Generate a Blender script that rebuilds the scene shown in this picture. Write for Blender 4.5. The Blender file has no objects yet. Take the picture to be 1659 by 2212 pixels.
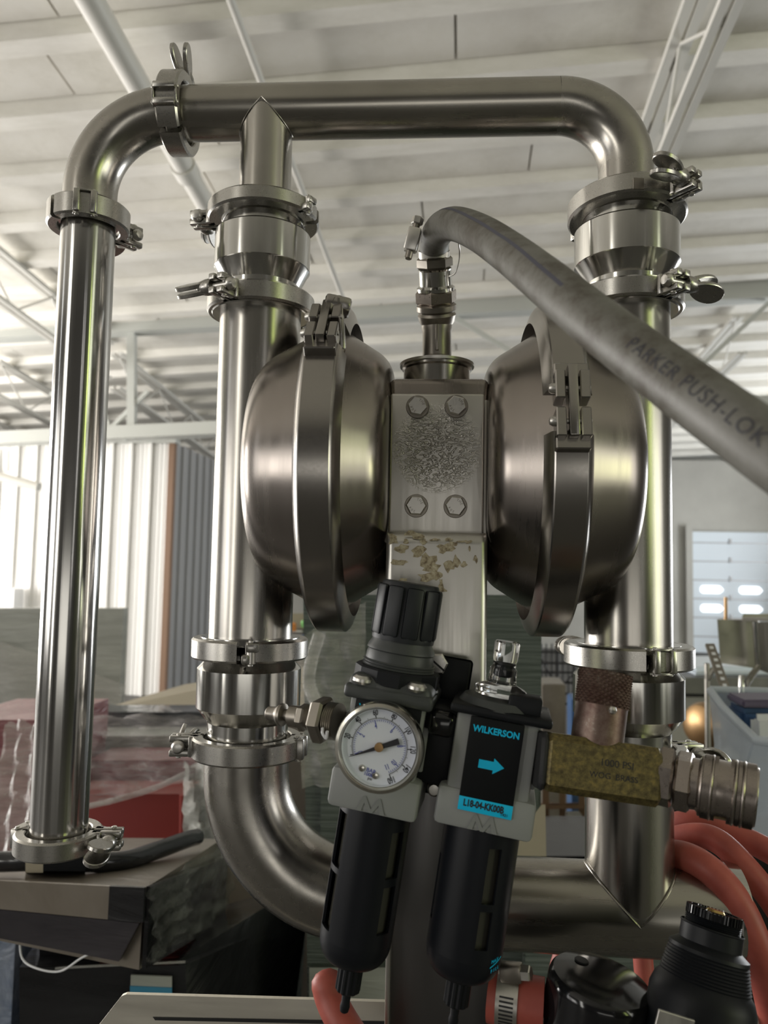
import bpy, bmesh, math, random
from mathutils import Vector, Matrix
from math import sin, cos, pi, radians as R
random.seed(7)
sc = bpy.context.scene
COL = sc.collection
V = Vector

# ------------------------------------------------------------------ camera
F_PX, CX, CY = 1660.0, 829.5, 1106.0
UPc = V((435, -22447, 1660)).normalized()            # world up in camera coordinates (x right, y down, z forward)
Xc = V((0.9976, 0.0144, -0.067)); Xc = (Xc - UPc * Xc.dot(UPc)).normalized()
Yc_ = UPc.cross(Xc).normalized()
def c2w(v): return V((v.dot(Xc), v.dot(Yc_), v.dot(UPc)))
CAM = V((0, 0, 1.5))
cd = bpy.data.cameras.new('camera'); cam = bpy.data.objects.new('camera', cd); COL.objects.link(cam)
rt, up, bk = c2w(V((1, 0, 0))), c2w(V((0, -1, 0))), c2w(V((0, 0, -1)))
M = Matrix.Identity(4)
for i in range(3):
    M[i][0], M[i][1], M[i][2], M[i][3] = rt[i], up[i], bk[i], CAM[i]
cam.matrix_world = M
cd.sensor_fit = 'VERTICAL'; cd.sensor_height = 36.0; cd.sensor_width = 27.0
cd.lens = F_PX / 2212 * 36.0
cd.clip_start = 0.02; cd.clip_end = 200
cd.dof.use_dof = True; cd.dof.focus_distance = 0.66; cd.dof.aperture_fstop = 8.5
sc.camera = cam
def ray(px, py): return c2w(V((px - CX, py - CY, F_PX)))
def P(px, py, Y):
    r = ray(px, py); return CAM + r * (Y / r.y)
def D(px, py, d): return CAM + ray(px, py) * (d / F_PX)
def proj(p):
    q = M.inverted() @ p; return (CX + F_PX * q.x / -q.z, CY - F_PX * q.y / -q.z)

# ------------------------------------------------------------------ view, world, light
sc.view_settings.view_transform = 'Standard'; sc.view_settings.look = 'None'
sc.view_settings.gamma = 1.0; sc.view_settings.exposure = 0.0
sc.view_settings.use_curve_mapping = False
try:
    sc.cycles.use_denoising = True
    sc.cycles.max_bounces = 10; sc.cycles.diffuse_bounces = 5; sc.cycles.glossy_bounces = 5
    sc.cycles.sample_clamp_indirect = 6.0
except Exception: pass
w = bpy.data.worlds.new('world'); sc.world = w; w.use_nodes = True
nt = w.node_tree; bg = nt.nodes['Background']
bg.inputs[0].default_value = (0.62, 0.72, 0.85, 1); bg.inputs[1].default_value = 1.0

# building axes from the vanishing points of the roof
ey = ray(1000, 1375).normalized()
ex = c2w(V((18800, -686, -1660))); ex = (ex - ey * ex.dot(ey)).normalized()
en = ex.cross(ey).normalized()
def B(a, b, h): return CAM + ex * a + ey * b + en * h    # roof coordinates (lateral, away, up)
gy = V((ey.x, ey.y, 0)).normalized(); gx = V((gy.y, -gy.x, 0))
def G(a, b, z): return V((0, 0, z)) + gx * a + gy * b    # ground coordinates (lateral, away, height)

def area(name, loc, target, sx, sy, power, col=(1, 1, 1)):
    l = bpy.data.lights.new(name, 'AREA'); l.shape = 'RECTANGLE'; l.size = sx; l.size_y = sy
    l.energy = power; l.color = col
    o = bpy.data.objects.new(name, l); COL.objects.link(o); o.location = loc
    o.rotation_euler = (V(target) - V(loc)).to_track_quat('-Z', 'Y').to_euler()
    return o
def backpos(az, z, d=7.6):
    a = R(az); return V((sin(a) * d, -cos(a) * d + .7, z))
EYE = 1.5
def backlight(name, az, elo, ehi, waz, rad, col):
    d = 7.6; zl = EYE + d * math.tan(R(elo)); zh = EYE + d * math.tan(R(ehi)); sx = 2 * d * math.tan(R(waz / 2)); sy = zh - zl
    zc = (zl + zh) / 2
    area(name, backpos(az, zc), (0, .7, zc), sx, sy, rad * sx * sy * pi, col)
# daylight through openings behind the photographer, plus narrow lamps added for streaks
backlight('window_and_streak_light', -44, -8, 24, 5, 8.0, (1, .97, .9))
backlight('window_and_streak_light', 49, 3, 20, 4.5, 5.2, (.78, .95, .30))
backlight('window_and_streak_light', 58, 2, 24, 3, 4.5, (.95, 1, .75))
backlight('window_and_streak_light', 3, -9, -1, 30, 1.7, (1, .97, .90))
backlight('window_and_streak_light', -76, -5, 22, 2, 3.0, (.95, .97, 1))  # added narrow lamp, only for an extra streak in the steel
backlight('window_and_streak_light', 26, -2, 20, 2, 2.5, (1, .98, .95))  # another added streak lamp, no opening known here
backlight('window_and_streak_light', -62, -5, 5, 9, 4.0, (1, .97, .92))
backlight('window_and_streak_light', 68, -4, 7, 9, 3.4, (.82, .95, .28))
# added fill lamps at the sides; the first stands for daylight from the left
area('side_fill_light', G(-8.8, 5.2, 1.9), G(0, 5.4, 5.6), 6.0, 3.4, 900, (1, .97, .93))
area('side_fill_light', G(-8.8, -3.4, 2.0), G(0, 0, 6.2), 4.0, 3.0, 90, (1, .97, .93))
area('side_fill_light', G(7.8, -1.5, 2.0), G(0, 2, 6.5), 4.0, 3.0, 100, (1, .98, .94))
area('side_fill_light', G(7.4, 11, 1.6), G(0, 9, 4.0), 4.0, 2.8, 420, (.95, .98, 1))

# ------------------------------------------------------------------ materials
def mat(name, col, rough=.5, metal=0.0, spec=None, **k):
    m = bpy.data.materials.new(name); m.use_nodes = True
    b = m.node_tree.nodes['Principled BSDF']
    b.inputs['Base Color'].default_value = (*col, 1); b.inputs['Roughness'].default_value = rough
    b.inputs['Metallic'].default_value = metal
    if spec is not None: b.inputs['Specular IOR Level'].default_value = spec
    for kk, vv in k.items():
        b.inputs[kk.replace('_', ' ')].default_value = vv
    return m
def N(m, t, **k):
    n = m.node_tree.nodes.new(t)
    for a, v in k.items(): setattr(n, a, v)
    return n
def L(m, a, b): m.node_tree.links.new(a, b)
def bsdf(m): return m.node_tree.nodes['Principled BSDF']
def noise(m, scale, sv=(1, 1, 1), detail=4, rough=.6, dist=0.0):
    tc = N(m, 'ShaderNodeTexCoord'); mp = N(m, 'ShaderNodeMapping'); mp.inputs['Scale'].default_value = sv
    n = N(m, 'ShaderNodeTexNoise'); n.inputs['Scale'].default_value = scale; n.inputs['Detail'].default_value = detail
    n.inputs['Roughness'].default_value = rough; n.inputs['Distortion'].default_value = dist
    L(m, tc.outputs['Object'], mp.inputs[0]); L(m, mp.outputs[0], n.inputs['Vector']); return n
def ramp(m, src, stops):
    r = N(m, 'ShaderNodeValToRGB'); cr = r.color_ramp
    while len(cr.elements) < len(stops): cr.elements.new(.5)
    for e, (p, c) in zip(cr.elements, stops):
        e.position = p; e.color = (*c, 1) if len(c) == 3 else c
    L(m, src, r.inputs[0]); return r
def bump(m, src, strength, dist=.001, prev=None):
    b = N(m, 'ShaderNodeBump'); b.inputs['Strength'].default_value = strength; b.inputs['Distance'].default_value = dist
    L(m, src, b.inputs['Height'])
    if prev: L(m, prev.outputs[0], b.inputs['Normal'])
    L(m, b.outputs[0], bsdf(m).inputs['Normal']); return b
def maprange(m, src, a, b, c, d):
    n = N(m, 'ShaderNodeMapRange'); n.inputs[1].default_value = a; n.inputs[2].default_value = b
    n.inputs[3].default_value = c; n.inputs[4].default_value = d; L(m, src, n.inputs[0]); return n
def steel(name, col, rlo, rhi, sv=(1, 1, 1), scale=60, bs=.0, mott=.12, bscale=None, bdist=.0003):
    m = mat(name, col, rlo, 1.0)
    n = noise(m, scale, sv, 5)
    mr = maprange(m, n.outputs[0], .3, .7, rlo, rhi); L(m, mr.outputs[0], bsdf(m).inputs['Roughness'])
    n2 = noise(m, 14, (1, 1, 1), 2, .5)
    lo = tuple(c * (1 - mott) for c in col); hi = tuple(min(1, c * (1 + mott * .6)) for c in col)
    r = ramp(m, n2.outputs[0], [(.3, lo), (.7, hi)]); L(m, r.outputs[0], bsdf(m).inputs['Base Color'])
    if bs:
        nb = noise(m, bscale or scale, sv, 2); bump(m, nb.outputs[0], bs, bdist)
    return m
M_TUBE = steel('polished_tube', (.50, .49, .47), .13, .20, (1, 1, .012), 90, .6, bscale=130, bdist=.0005)
M_COL = steel('satin_steel', (.43, .41, .375), .20, .30, (1, 1, .05), 80, .05)
M_BAR = steel('satin_bar', (.38, .36, .32), .22, .32, (.05, 1, 1), 80, .04)
M_BEND = steel('satin_bend', (.40, .38, .345), .20, .32, (1, 1, 1), 40, 0)
M_BOWL = steel('brushed_bowl', (.30, .27, .245), .21, .30, (1, .06, .06), 90, .06)
M_TURN = steel('turned_steel', (.56, .55, .52), .10, .20, (1, 1, .02), 120, .16, bscale=120)
M_CLAMP = steel('cast_clamp', (.44, .425, .395), .26, .32, (1, 1, 1), 900, .03, bscale=900, bdist=.0002, mott=.03)
M_BAND = steel('band_clamp', (.36, .34, .315), .22, .27, (1, 1, 1), 400, mott=.04)
M_BOLT = steel('bolt_steel', (.66, .64, .60), .28, .40, (1, 1, 1), 900, mott=.04)
M_DIRTY = steel('tarnished_steel', (.30, .275, .24), .3, .45, (1, 1, 1), 60)
M_NICKEL = steel('nickel', (.40, .35, .315), .26, .32, (1, 1, 1), 400, mott=.05)
M_RUBBER = mat('black_rubber', (.012, .012, .013), .6)

# brushed plate with a battered patch
M_PLATE = steel('brushed_plate', (.60, .58, .54), .32, .46, (1, 1, .04), 160, .10, mott=.06)
def battered(m, centre, r):
    tc = N(m, 'ShaderNodeTexCoord')
    sub = N(m, 'ShaderNodeVectorMath', operation='DISTANCE'); sub.inputs[1].default_value = centre
    L(m, tc.outputs['Object'], sub.inputs[0])
    mask = maprange(m, sub.outputs['Value'], r * .2, r * 1.15, 1, 0)
    mp = N(m, 'ShaderNodeMapping'); mp.inputs['Scale'].default_value = (1, 1, 1.9); mp.inputs['Rotation'].default_value = (0, R(25), 0)
    L(m, tc.outputs['Object'], mp.inputs[0])
    vo = N(m, 'ShaderNodeTexNoise'); vo.inputs['Scale'].default_value = 120; vo.inputs['Detail'].default_value = 1.5; vo.inputs['Distortion'].default_value = 2.2
    L(m, mp.outputs[0], vo.inputs['Vector'])
    rr = ramp(m, vo.outputs[0], [(.44, (0, 0, 0)), (.5, (1, 1, 1)), (.58, (0, 0, 0))])
    mu = N(m, 'ShaderNodeMath', operation='MULTIPLY'); L(m, rr.outputs[0], mu.inputs[0]); L(m, mask.outputs[0], mu.inputs[1])
    b = N(m, 'ShaderNodeBump'); b.inputs['Strength'].default_value = 1.0; b.inputs['Distance'].default_value = .0012
    L(m, mu.outputs[0], b.inputs['Height'])
    old = bsdf(m).inputs['Normal'].links
    if old: L(m, old[0].from_socket, b.inputs['Normal'])
    L(m, b.outputs[0], bsdf(m).inputs['Normal'])
M_BRKT = steel('bracket_steel', (.62, .60, .56), .30, .44, (1, 1, .04), 160, .08, mott=.06)

M_KNOB = mat('black_knob', (.013, .015, .018), .45, 0, .35)
M_BLACK = mat('black_plastic', (.006, .007, .009), .45, 0, .25)
M_BOWLG = mat('bowl_guard', (.006, .007, .010), .36, 0, .30); bump(M_BOWLG, noise(M_BOWLG, 900).outputs[0], .12, .0002)
M_GLOSS = mat('gloss_black', (.008, .008, .009), .12)
M_GREY = mat('grey_diecast', (.27, .28, .275), .45); bump(M_GREY, noise(M_GREY, 700).outputs[0], .1, .0002)
M_DGREY = mat('dark_grey_plastic', (.050, .054, .054), .42, 0, .35)
M_LABEL = mat('label_black', (.004, .005, .006), .5, 0, .2)
M_CYAN = mat('cyan_print', (.01, .52, .86), .5, 0, .2)
M_INK = mat('black_ink', (.015, .015, .02), .6)
M_INKB = mat('blue_ink', (.10, .12, .38), .6)
M_DIAL = mat('dial_white', (.66, .69, .76), .55)
M_CHROME = steel('chrome_bezel', (.62, .60, .53), .14, .24, (1, 1, 1), 60, 0)
M_CLEAR = mat('clear_polycarbonate', (1, 1, 1), .03, Transmission_Weight=1.0, IOR=1.35)
M_SMOKE = mat('sight_tube', (.06, .058, .05), .12, 0.0, .6)
M_RED = mat('red_rubber', (.40, .085, .06), .48)
n = noise(M_RED, 25, (1, 1, 1), 5); r_ = ramp(M_RED, n.outputs[0], [(.35, (.30, .06, .045)), (.7, (.46, .105, .075))]); L(M_RED, r_.outputs[0], bsdf(M_RED).inputs['Base Color'])
M_HOSE = mat('grey_hose', (.17, .165, .15), .5)
n = noise(M_HOSE, 28, (1, 1, 1), 6, .72); r_ = ramp(M_HOSE, n.outputs[0], [(.38, (.075, .065, .05)), (.5, (.135, .13, .112)), (.7, (.18, .175, .158))]); L(M_HOSE, r_.outputs[0], bsdf(M_HOSE).inputs['Base Color'])
bump(M_HOSE, n.outputs[0], .15, .001)
M_STRIPE = mat('hose_stripe', (.06, .06, .085), .5)
M_PRINT = mat('hose_print', (.035, .035, .045), .55)
M_BRASS = mat('old_brass', (.22, .16, .045), .45, .6)
n = noise(M_BRASS, 260, (1, 1, 1), 6, .75); r_ = ramp(M_BRASS, n.outputs[0], [(.35, (.07, .055, .025)), (.52, (.155, .125, .05)), (.68, (.27, .20, .065))]); L(M_BRASS, r_.outputs[0], bsdf(M_BRASS).inputs['Base Color']); bump(M_BRASS, n.outputs[0], .35, .0006)
M_BRONZE = mat('brown_bronze', (.18, .10, .075), .42, .7)
n = noise(M_BRONZE, 60, (1, 1, 1), 6, .75); r_ = ramp(M_BRONZE, n.outputs[0], [(.35, (.11, .06, .05)), (.6, (.20, .145, .12)), (.7, (.36, .33, .29))]); L(M_BRONZE, r_.outputs[0], bsdf(M_BRONZE).inputs['Base Color'])
M_GOLD = mat('bright_brass', (.62, .45, .16), .22, 1.0)
M_PAINT = mat('white_roof_paint', (.60, .585, .54), .6)
n = noise(M_PAINT, 1.6, (1, 1, 1), 8, .75); r_ = ramp(M_PAINT, n.outputs[0], [(.3, (.60, .575, .51)), (.5, (.72, .695, .635)), (.7, (.77, .75, .70))]); L(M_PAINT, r_.outputs[0], bsdf(M_PAINT).inputs['Base Color'])
M_RIB = mat('white_rib_paint', (.70, .68, .63), .55)
n = noise(M_RIB, 5, (.3, 1, 1), 6, .7); r_ = ramp(M_RIB, n.outputs[0], [(.3, (.70, .675, .61)), (.6, (.84, .815, .76))]); L(M_RIB, r_.outputs[0], bsdf(M_RIB).inputs['Base Color'])
M_JOIST = mat('joist_paint', (.66, .645, .60), .5)
M_TRUSS = mat('girder_paint', (.50, .51, .48), .5)
M_SIDE = mat('white_siding', (.86, .85, .83), .45)
M_DARKW = mat('dim_wall_paint', (.13, .125, .12), .6)
M_SIDE2 = mat('grey_siding', (.42, .42, .43), .3, .25)
M_WOOD = mat('brown_trim', (.22, .13, .08), .6)
M_WALL = mat('block_wall_paint', (.50, .49, .45), .7)
n = noise(M_WALL, 1.2, (1, 1, 1), 6, .6); r_ = ramp(M_WALL, n.outputs[0], [(.3, (.44, .43, .40)), (.7, (.54, .53, .49))]); L(M_WALL, r_.outputs[0], bsdf(M_WALL).inputs['Base Color'])
M_FLOOR = mat('concrete', (.34, .33, .31), .6)
n = noise(M_FLOOR, 2.5, (1, 1, 1), 8, .7); r_ = ramp(M_FLOOR, n.outputs[0], [(.3, (.05, .048, .045)), (.7, (.10, .096, .09))]); L(M_FLOOR, r_.outputs[0], bsdf(M_FLOOR).inputs['Base Color'])
M_DOORP = mat('door_panel', (.78, .86, .94), .4)
M_PANE = mat('daylit_pane', (.9, .95, 1), .3); bsdf(M_PANE).inputs['Emission Color'].default_value = (.92, .97, 1, 1); bsdf(M_PANE).inputs['Emission Strength'].default_value = 1.6
M_GREEN = mat('wrapped_green_paint', (.125, .15, .135), .3)
n = noise(M_GREEN, 9, (.5, 1, 14), 4, .6); r_ = ramp(M_GREEN, n.outputs[0], [(.35, (.065, .082, .072)), (.75, (.12, .14, .125))]); L(M_GREEN, r_.outputs[0], bsdf(M_GREEN).inputs['Base Color'])
bump(M_GREEN, noise(M_GREEN, 12, (.4, 1, 8), 3).outputs[0], .6, .01)
def film(name, col, alpha, rough=.2, sv=(1, 1, 6), sc_=6, stain=.35):
    m = mat(name, col, rough); b = bsdf(m)
    n = noise(m, sc_, sv, 5, .65, .4); mr = maprange(m, n.outputs[0], .35, .7, alpha * (1 - stain), min(1, alpha * (1 + stain))); L(m, mr.outputs[0], b.inputs['Alpha'])
    bump(m, n.outputs[0], .8, .02); return m
M_FILM = film('stretch_film', (.62, .61, .58), .34)
M_FILM2 = film('stretch_film_thick', (.40, .42, .40), .72, .22)
def wrapped(name, lo, hi, rough=.22, sv=(.5, .5, 9), s=5, bs=.8):
    m = mat(name, lo, rough); n = noise(m, s, sv, 5, .6, .5)
    r = ramp(m, n.outputs[0], [(.35, lo), (.72, hi)]); L(m, r.outputs[0], bsdf(m).inputs['Base Color'])
    nb = noise(m, s * 1.6, sv, 4, .6, 1.0); bump(m, nb.outputs[0], bs, .012); return m
M_WDARK = wrapped('wrapped_black', (.009, .009, .010), (.028, .028, .031), .16, (.5, .5, 3), 3, .45)
M_WBROWN = wrapped('wrapped_brown', (.17, .145, .115), (.26, .235, .20), .3, (1, 1, 1), 3, .3)
M_WRED = wrapped('wrapped_red', (.20, .05, .055), (.36, .17, .18), .3, (1, 1, 7), 5, .6)
M_WGREY = wrapped('wrapped_grey', (.27, .28, .255), (.38, .39, .36), .3, (.6, .6, 5), 3, .3)
M_WBLUE = wrapped('wrapped_blue', (.12, .17, .26), (.40, .44, .52), .35, (2, 2, 2), 5)
M_REDP = mat('red_plastic', (.30, .045, .035), .4)
M_STAIN = steel('dull_sheet_steel', (.42, .40, .36), .34, .46, (1, 1, 1), 25, 0)
M_CARTP = steel('cart_sheet_steel', (.84, .80, .71), .38, .5, (.1, 1, 1), 60, 0, mott=.05)
M_PLATEV = steel('grey_upright', (.19, .185, .183), .34, .5, (1, 1, .1), 60, .05)
M_TOTE = mat('clear_tote', (.60, .66, .72), .3); bsdf(M_TOTE).inputs['Alpha'].default_value = .62
M_WSTREAK = wrapped('wrapped_streaky', (.02, .024, .03), (.22, .23, .25), .14, (.7, .7, 14), 6, .9)
M_WPURP = wrapped('wrapped_purplish', (.022, .020, .024), (.085, .078, .085), .18, (.5, .5, 2.5), 2.5, .4)
M_BLUE = mat('blue_stuff', (.05, .11, .24), .4)
M_COPPER = mat('copper_tank', (.40, .25, .12), .35, .8)
M_TIMBER = mat('pallet_wood', (.20, .12, .07), .7)
M_WIRE = mat('black_wire', (.02, .02, .022), .5)
M_BEIGE = mat('beige_sack', (.36, .32, .24), .7)
M_WHITE = mat('white_plastic', (.75, .76, .78), .35)
M_LCYAN = mat('light_blue_card', (.05, .22, .36), .4)

# ------------------------------------------------------------------ mesh helpers
class MB:
    def __init__(s): s.bm = bmesh.new(); s.M = Matrix.Identity(4)
    def at(s, m): s.M = m; return s
    def v(s, co): return s.bm.verts.new(s.M @ V(co))
    def lathe(s, prof, seg=48, ang=None, closed=True):
        """prof: (r, z) pairs around local z."""
        rings = []
        a0, a1 = ang if ang else (0, 2 * pi)
        n = seg if not ang else seg + 1
        for r, z in prof:
            if r < 1e-7: rings.append([s.v((0, 0, z))])
            else: rings.append([s.v((r * cos(a0 + (a1 - a0) * i / seg), r * sin(a0 + (a1 - a0) * i / seg), z)) for i in range(n)])
        for A, Bq in zip(rings, rings[1:]):
            m = seg if not ang else seg
            for i in range(m):
                j = (i + 1) % n if not ang else i + 1
                q = [A[i % len(A)] if len(A) > 1 else A[0], A[j % len(A)] if len(A) > 1 else A[0], Bq[j % len(Bq)] if len(Bq) > 1 else Bq[0], Bq[i % len(Bq)] if len(Bq) > 1 else Bq[0]]
                u = []
                for x in q:
                    if x not in u: u.append(x)
                if len(u) > 2:
                    try: s.bm.faces.new(u)
                    except ValueError: pass
        return s
    def cyl(s, r, z0, z1, seg=32, ch=0.0, r2=None):
        r2 = r if r2 is None else r2
        return s.lathe([(0, z0), (r - ch, z0), (r, z0 + ch), (r2, z1 - ch), (r2 - ch, z1), (0, z1)] if ch else [(0, z0), (r, z0), (r2, z1), (0, z1)], seg)
    def prism(s, poly, z0, z1, ch=0.0):
        cx = sum(p[0] for p in poly) / len(poly); cy = sum(p[1] for p in poly) / len(poly)
        def ring(z, k):
            out = []
            for x, y in poly:
                d = math.hypot(x - cx, y - cy) or 1; f = (d - k) / d
                out.append(s.v((cx + (x - cx) * f, cy + (y - cy) * f, z)))
            return out
        rs = [ring(z0, ch)] + ([ring(z0 + ch, 0), ring(z1 - ch, 0)] if ch else []) + [ring(z1, ch)]
        for A, Bq in zip(rs, rs[1:]):
            for i in range(len(A)):
                j = (i + 1) % len(A); s.bm.faces.new((A[i], A[j], Bq[j], Bq[i]))
        s.bm.faces.new(list(reversed(rs[0]))); s.bm.faces.new(rs[-1]); return s
    def hexa(s, r, z0, z1, ch=.001, n=6, ph=0): return s.prism([(r * cos(ph + 2 * pi * i / n), r * sin(ph + 2 * pi * i / n)) for i in range(n)], z0, z1, ch)
    def box(s, x0, x1, y0, y1, z0, z1, bev=0.0, seg=2):
        vs = [s.v((x, y, z)) for x in (x0, x1) for y in (y0, y1) for z in (z0, z1)]
        fs = [s.bm.faces.new([vs[i] for i in q]) for q in ((0, 1, 3, 2), (4, 6, 7, 5), (0, 4, 5, 1), (2, 3, 7, 6), (0, 2, 6, 4), (1, 5, 7, 3))]
        if bev:
            es = list({e for f in fs for e in f.edges})
            bmesh.ops.bevel(s.bm, geom=es, offset=bev, segments=seg, profile=.5, affect='EDGES')
        return s
    def hexahedron(s, pts):
        """8 world points: bottom 4 then top 4."""
        vs = [s.v(p) for p in pts]
        for q in ((3, 2, 1, 0), (4, 5, 6, 7), (0, 1, 5, 4), (1, 2, 6, 5), (2, 3, 7, 6), (3, 0, 4, 7)): s.bm.faces.new([vs[i] for i in q])
        return s
    def tube(s, path, r, seg=24, caps=True, up=None):
        path = [V(p) for p in path]; n = len(path)
        rr = r if hasattr(r, '__len__') else [r] * n
        T = [(path[min(i + 1, n - 1)] - path[max(i - 1, 0)]).normalized() for i in range(n)]
        nrm = T[0].orthogonal().normalized() if up is None else (V(up) - T[0] * T[0].dot(V(up))).normalized()
        rings = []
        for i in range(n):
            nrm = (nrm - T[i] * nrm.dot(T[i])).normalized(); b = T[i].cross(nrm)
            rings.append([s.v(path[i] + (nrm * cos(2 * pi * k / seg) + b * sin(2 * pi * k / seg)) * rr[i]) for k in range(seg)])
        for A, Bq in zip(rings, rings[1:]):
            for k in range(seg): j = (k + 1) % seg; s.bm.faces.new((A[k], A[j], Bq[j], Bq[k]))
        if caps: s.bm.faces.new(list(reversed(rings[0]))); s.bm.faces.new(rings[-1])
        return s
    def bar(s, a, b, wd, ht, up=None):
        a, b = V(a), V(b); t = (b - a).normalized(); u = V(up) if up is not None else V((0, 0, 1))
        if abs(t.dot(u)) > .98: u = V((0, 1, 0))
        sd = t.cross(u).normalized() * wd / 2; u2 = sd.cross(t).normalized() * ht / 2
        return s.hexahedron([a - sd - u2, a + sd - u2, b + sd - u2, b - sd - u2, a - sd + u2, a + sd + u2, b + sd + u2, b - sd + u2])
def zto(d, x=None):
    """rotation matrix whose z axis is d (and whose x axis is close to x)."""
    z = V(d).normalized(); x = V(x) if x is not None else z.orthogonal()
    x = (x - z * x.dot(z)).normalized(); y = z.cross(x)
    m = Matrix.Identity(4)
    for i in range(3): m[i][0], m[i][1], m[i][2] = x[i], y[i], z[i]
    return m
def T(*p): return Matrix.Translation(V(p if len(p) == 3 else p[0]))
RX90 = Matrix.Rotation(pi / 2, 4, 'X'); RY90 = Matrix.Rotation(pi / 2, 4, 'Y')
def link(name, mb, m, parent=None, mw=None, sharp=35, smooth=True):
    bmesh.ops.recalc_face_normals(mb.bm, faces=mb.bm.faces[:])
    me = bpy.data.meshes.new(name); mb.bm.to_mesh(me); mb.bm.free()
    if smooth:
        for p in me.polygons: p.use_smooth = True
        me.set_sharp_from_angle(angle=R(sharp))
    me.materials.append(m)
    o = bpy.data.objects.new(name, me); COL.objects.link(o)
    if parent: o.parent = parent
    if mw is not None: o.matrix_local = mw
    return o
def thing(name, label, cat, mw=None, group=None):
    o = bpy.data.objects.new(name, None); COL.objects.link(o); o.empty_display_size = .02
    if mw is not None: o.matrix_world = mw
    return tag(o, label, cat, group)
def tag(o, label, cat, group=None):
    o['label'] = label; o['category'] = cat
    if group: o['group'] = group
    return o
def struct(o): o['kind'] = 'structure'; return o
def text(name, s, size, m, parent, mw, extr=.00012, align='CENTER', space=1.0, xs=1.0, kind=None, bold=0.0):
    cu = bpy.data.curves.new(name, 'FONT'); cu.body = s; cu.size = size; cu.extrude = extr; cu.offset = bold
    cu.align_x = align; cu.align_y = 'CENTER'; cu.space_character = space; cu.resolution_u = 3
    t = bpy.data.objects.new(name + '_tmp', cu); COL.objects.link(t)
    dg = bpy.context.evaluated_depsgraph_get(); me = bpy.data.meshes.new_from_object(t.evaluated_get(dg))
    bpy.data.objects.remove(t); bpy.data.curves.remove(cu)
    for v in me.vertices: v.co.x *= xs
    me.materials.clear(); me.materials.append(m)
    o = bpy.data.objects.new(name, me); COL.objects.link(o)
    if parent: o.parent = parent
    if mw is not None: o.matrix_local = mw
    if kind: o['kind'] = kind
    return o
def arc(c, u, v_, r, a0, a1, n=14): return [V(c) + V(u) * (r * cos(a0 + (a1 - a0) * i / n)) + V(v_) * (r * sin(a0 + (a1 - a0) * i / n)) for i in range(n + 1)]
def bez(pts, n=10):
    """Catmull-Rom through points."""
    pts = [V(p) for p in pts]; out = []
    q = [pts[0] * 2 - pts[1]] + pts + [pts[-1] * 2 - pts[-2]]
    for i in range(1, len(q) - 2):
        for k in range(n):
            t = k / n; a, b, c, d = q[i - 1], q[i], q[i + 1], q[i + 2]
            out.append(.5 * ((2 * b) + (c - a) * t + (2 * a - 5 * b + 4 * c - d) * t * t + (3 * b - a - 3 * c + d) * t ** 3))
    out.append(pts[-1]); return out

# ------------------------------------------------------------------ the building
fl = MB().box(-14, 14, -12, 26, -.2, 0); o = link('floor', fl, M_FLOOR, smooth=False)
fm = Matrix.Identity(4)
for i in range(3): fm[i][0], fm[i][1] = gx[i], gy[i]
o.matrix_world = fm; struct(o)
HR = 3.5                                    # height of the roof deck over the camera, square to the roof
def roofbox(mb, a0, a1, b0, b1, h0, h1):
    return mb.hexahedron([B(a0, b0, h0), B(a1, b0, h0), B(a1, b1, h0), B(a0, b1, h0), B(a0, b0, h1), B(a1, b0, h1), B(a1, b1, h1), B(a0, b1, h1)])
ceil = link('ceiling', roofbox(MB(), -13, 12, -10.5, 18, HR + .03, HR + .15), M_PAINT, smooth=False); struct(ceil)
nr = 0
for k in range(-24, 19):
    e = 5.63 + .61 * k
    if e > 17.4: break
    m = MB(); w_ = .13; hgt = .085
    pr = [(e - w_ - .05, HR + .03), (e - w_, HR - hgt), (e, HR - hgt), (e + .012, HR + .03)]
    vs = [[m.v(B(a, b, h)) for b, h in pr] for a in (-12.8, 11.8)]
    for i in range(4): j = (i + 1) % 4; m.bm.faces.new((vs[0][i], vs[0][j], vs[1][j], vs[1][i]))
    m.bm.faces.new(vs[0]); m.bm.faces.new(list(reversed(vs[1])))
    link('deck_rib', m, M_RIB, ceil, smooth=False)
    if e > 1.0:
        step = (3.05, 2.44)[k % 2]; a = -12.4 + (k * 1.37) % 2.2
        while a < 11:
            d = random.uniform(0, .012)
            if abs(a) < 8 or e > 5:
                link('deck_panel', roofbox(MB(), a + .008, min(a + step, 11.8) - .008, e + .012, e + .61 - w_ - .05, HR - .002 - d, HR + .03), M_PAINT, ceil, smooth=False)
            a += step
def wallbox(name, a0, a1, b0, b1, z0, z1, m):
    return struct(link(name, MB().hexahedron([G(a0, b0, z0), G(a1, b0, z0), G(a1, b1, z0), G(a0, b1, z0), G(a0, b0, z1), G(a1, b0, z1), G(a1, b1, z1), G(a0, b1, z1)]), m, smooth=False))
def bz(px, py, b):
    """height and lateral place of a pixel on the upright plane b away."""
    r = ray(px, py); t = b / r.dot(gy); p = CAM + r * t; return p.dot(gx), p.z
WB = 15.6
wallbox('wall_front', -12.5, 10.5, WB, WB + .2, 0, 3.75, M_WALL)
wallbox('wall_left', -12.5, -12.3, -10, 17, 0, 5.2, M_DARKW)
wallbox('wall_right', 10.3, 10.5, -10, 17, 0, 6.2, M_DARKW)
wallbox('wall_back', -12.5, 10.5, -10.2, -10, 0, 6.4, M_DARKW)

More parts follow.
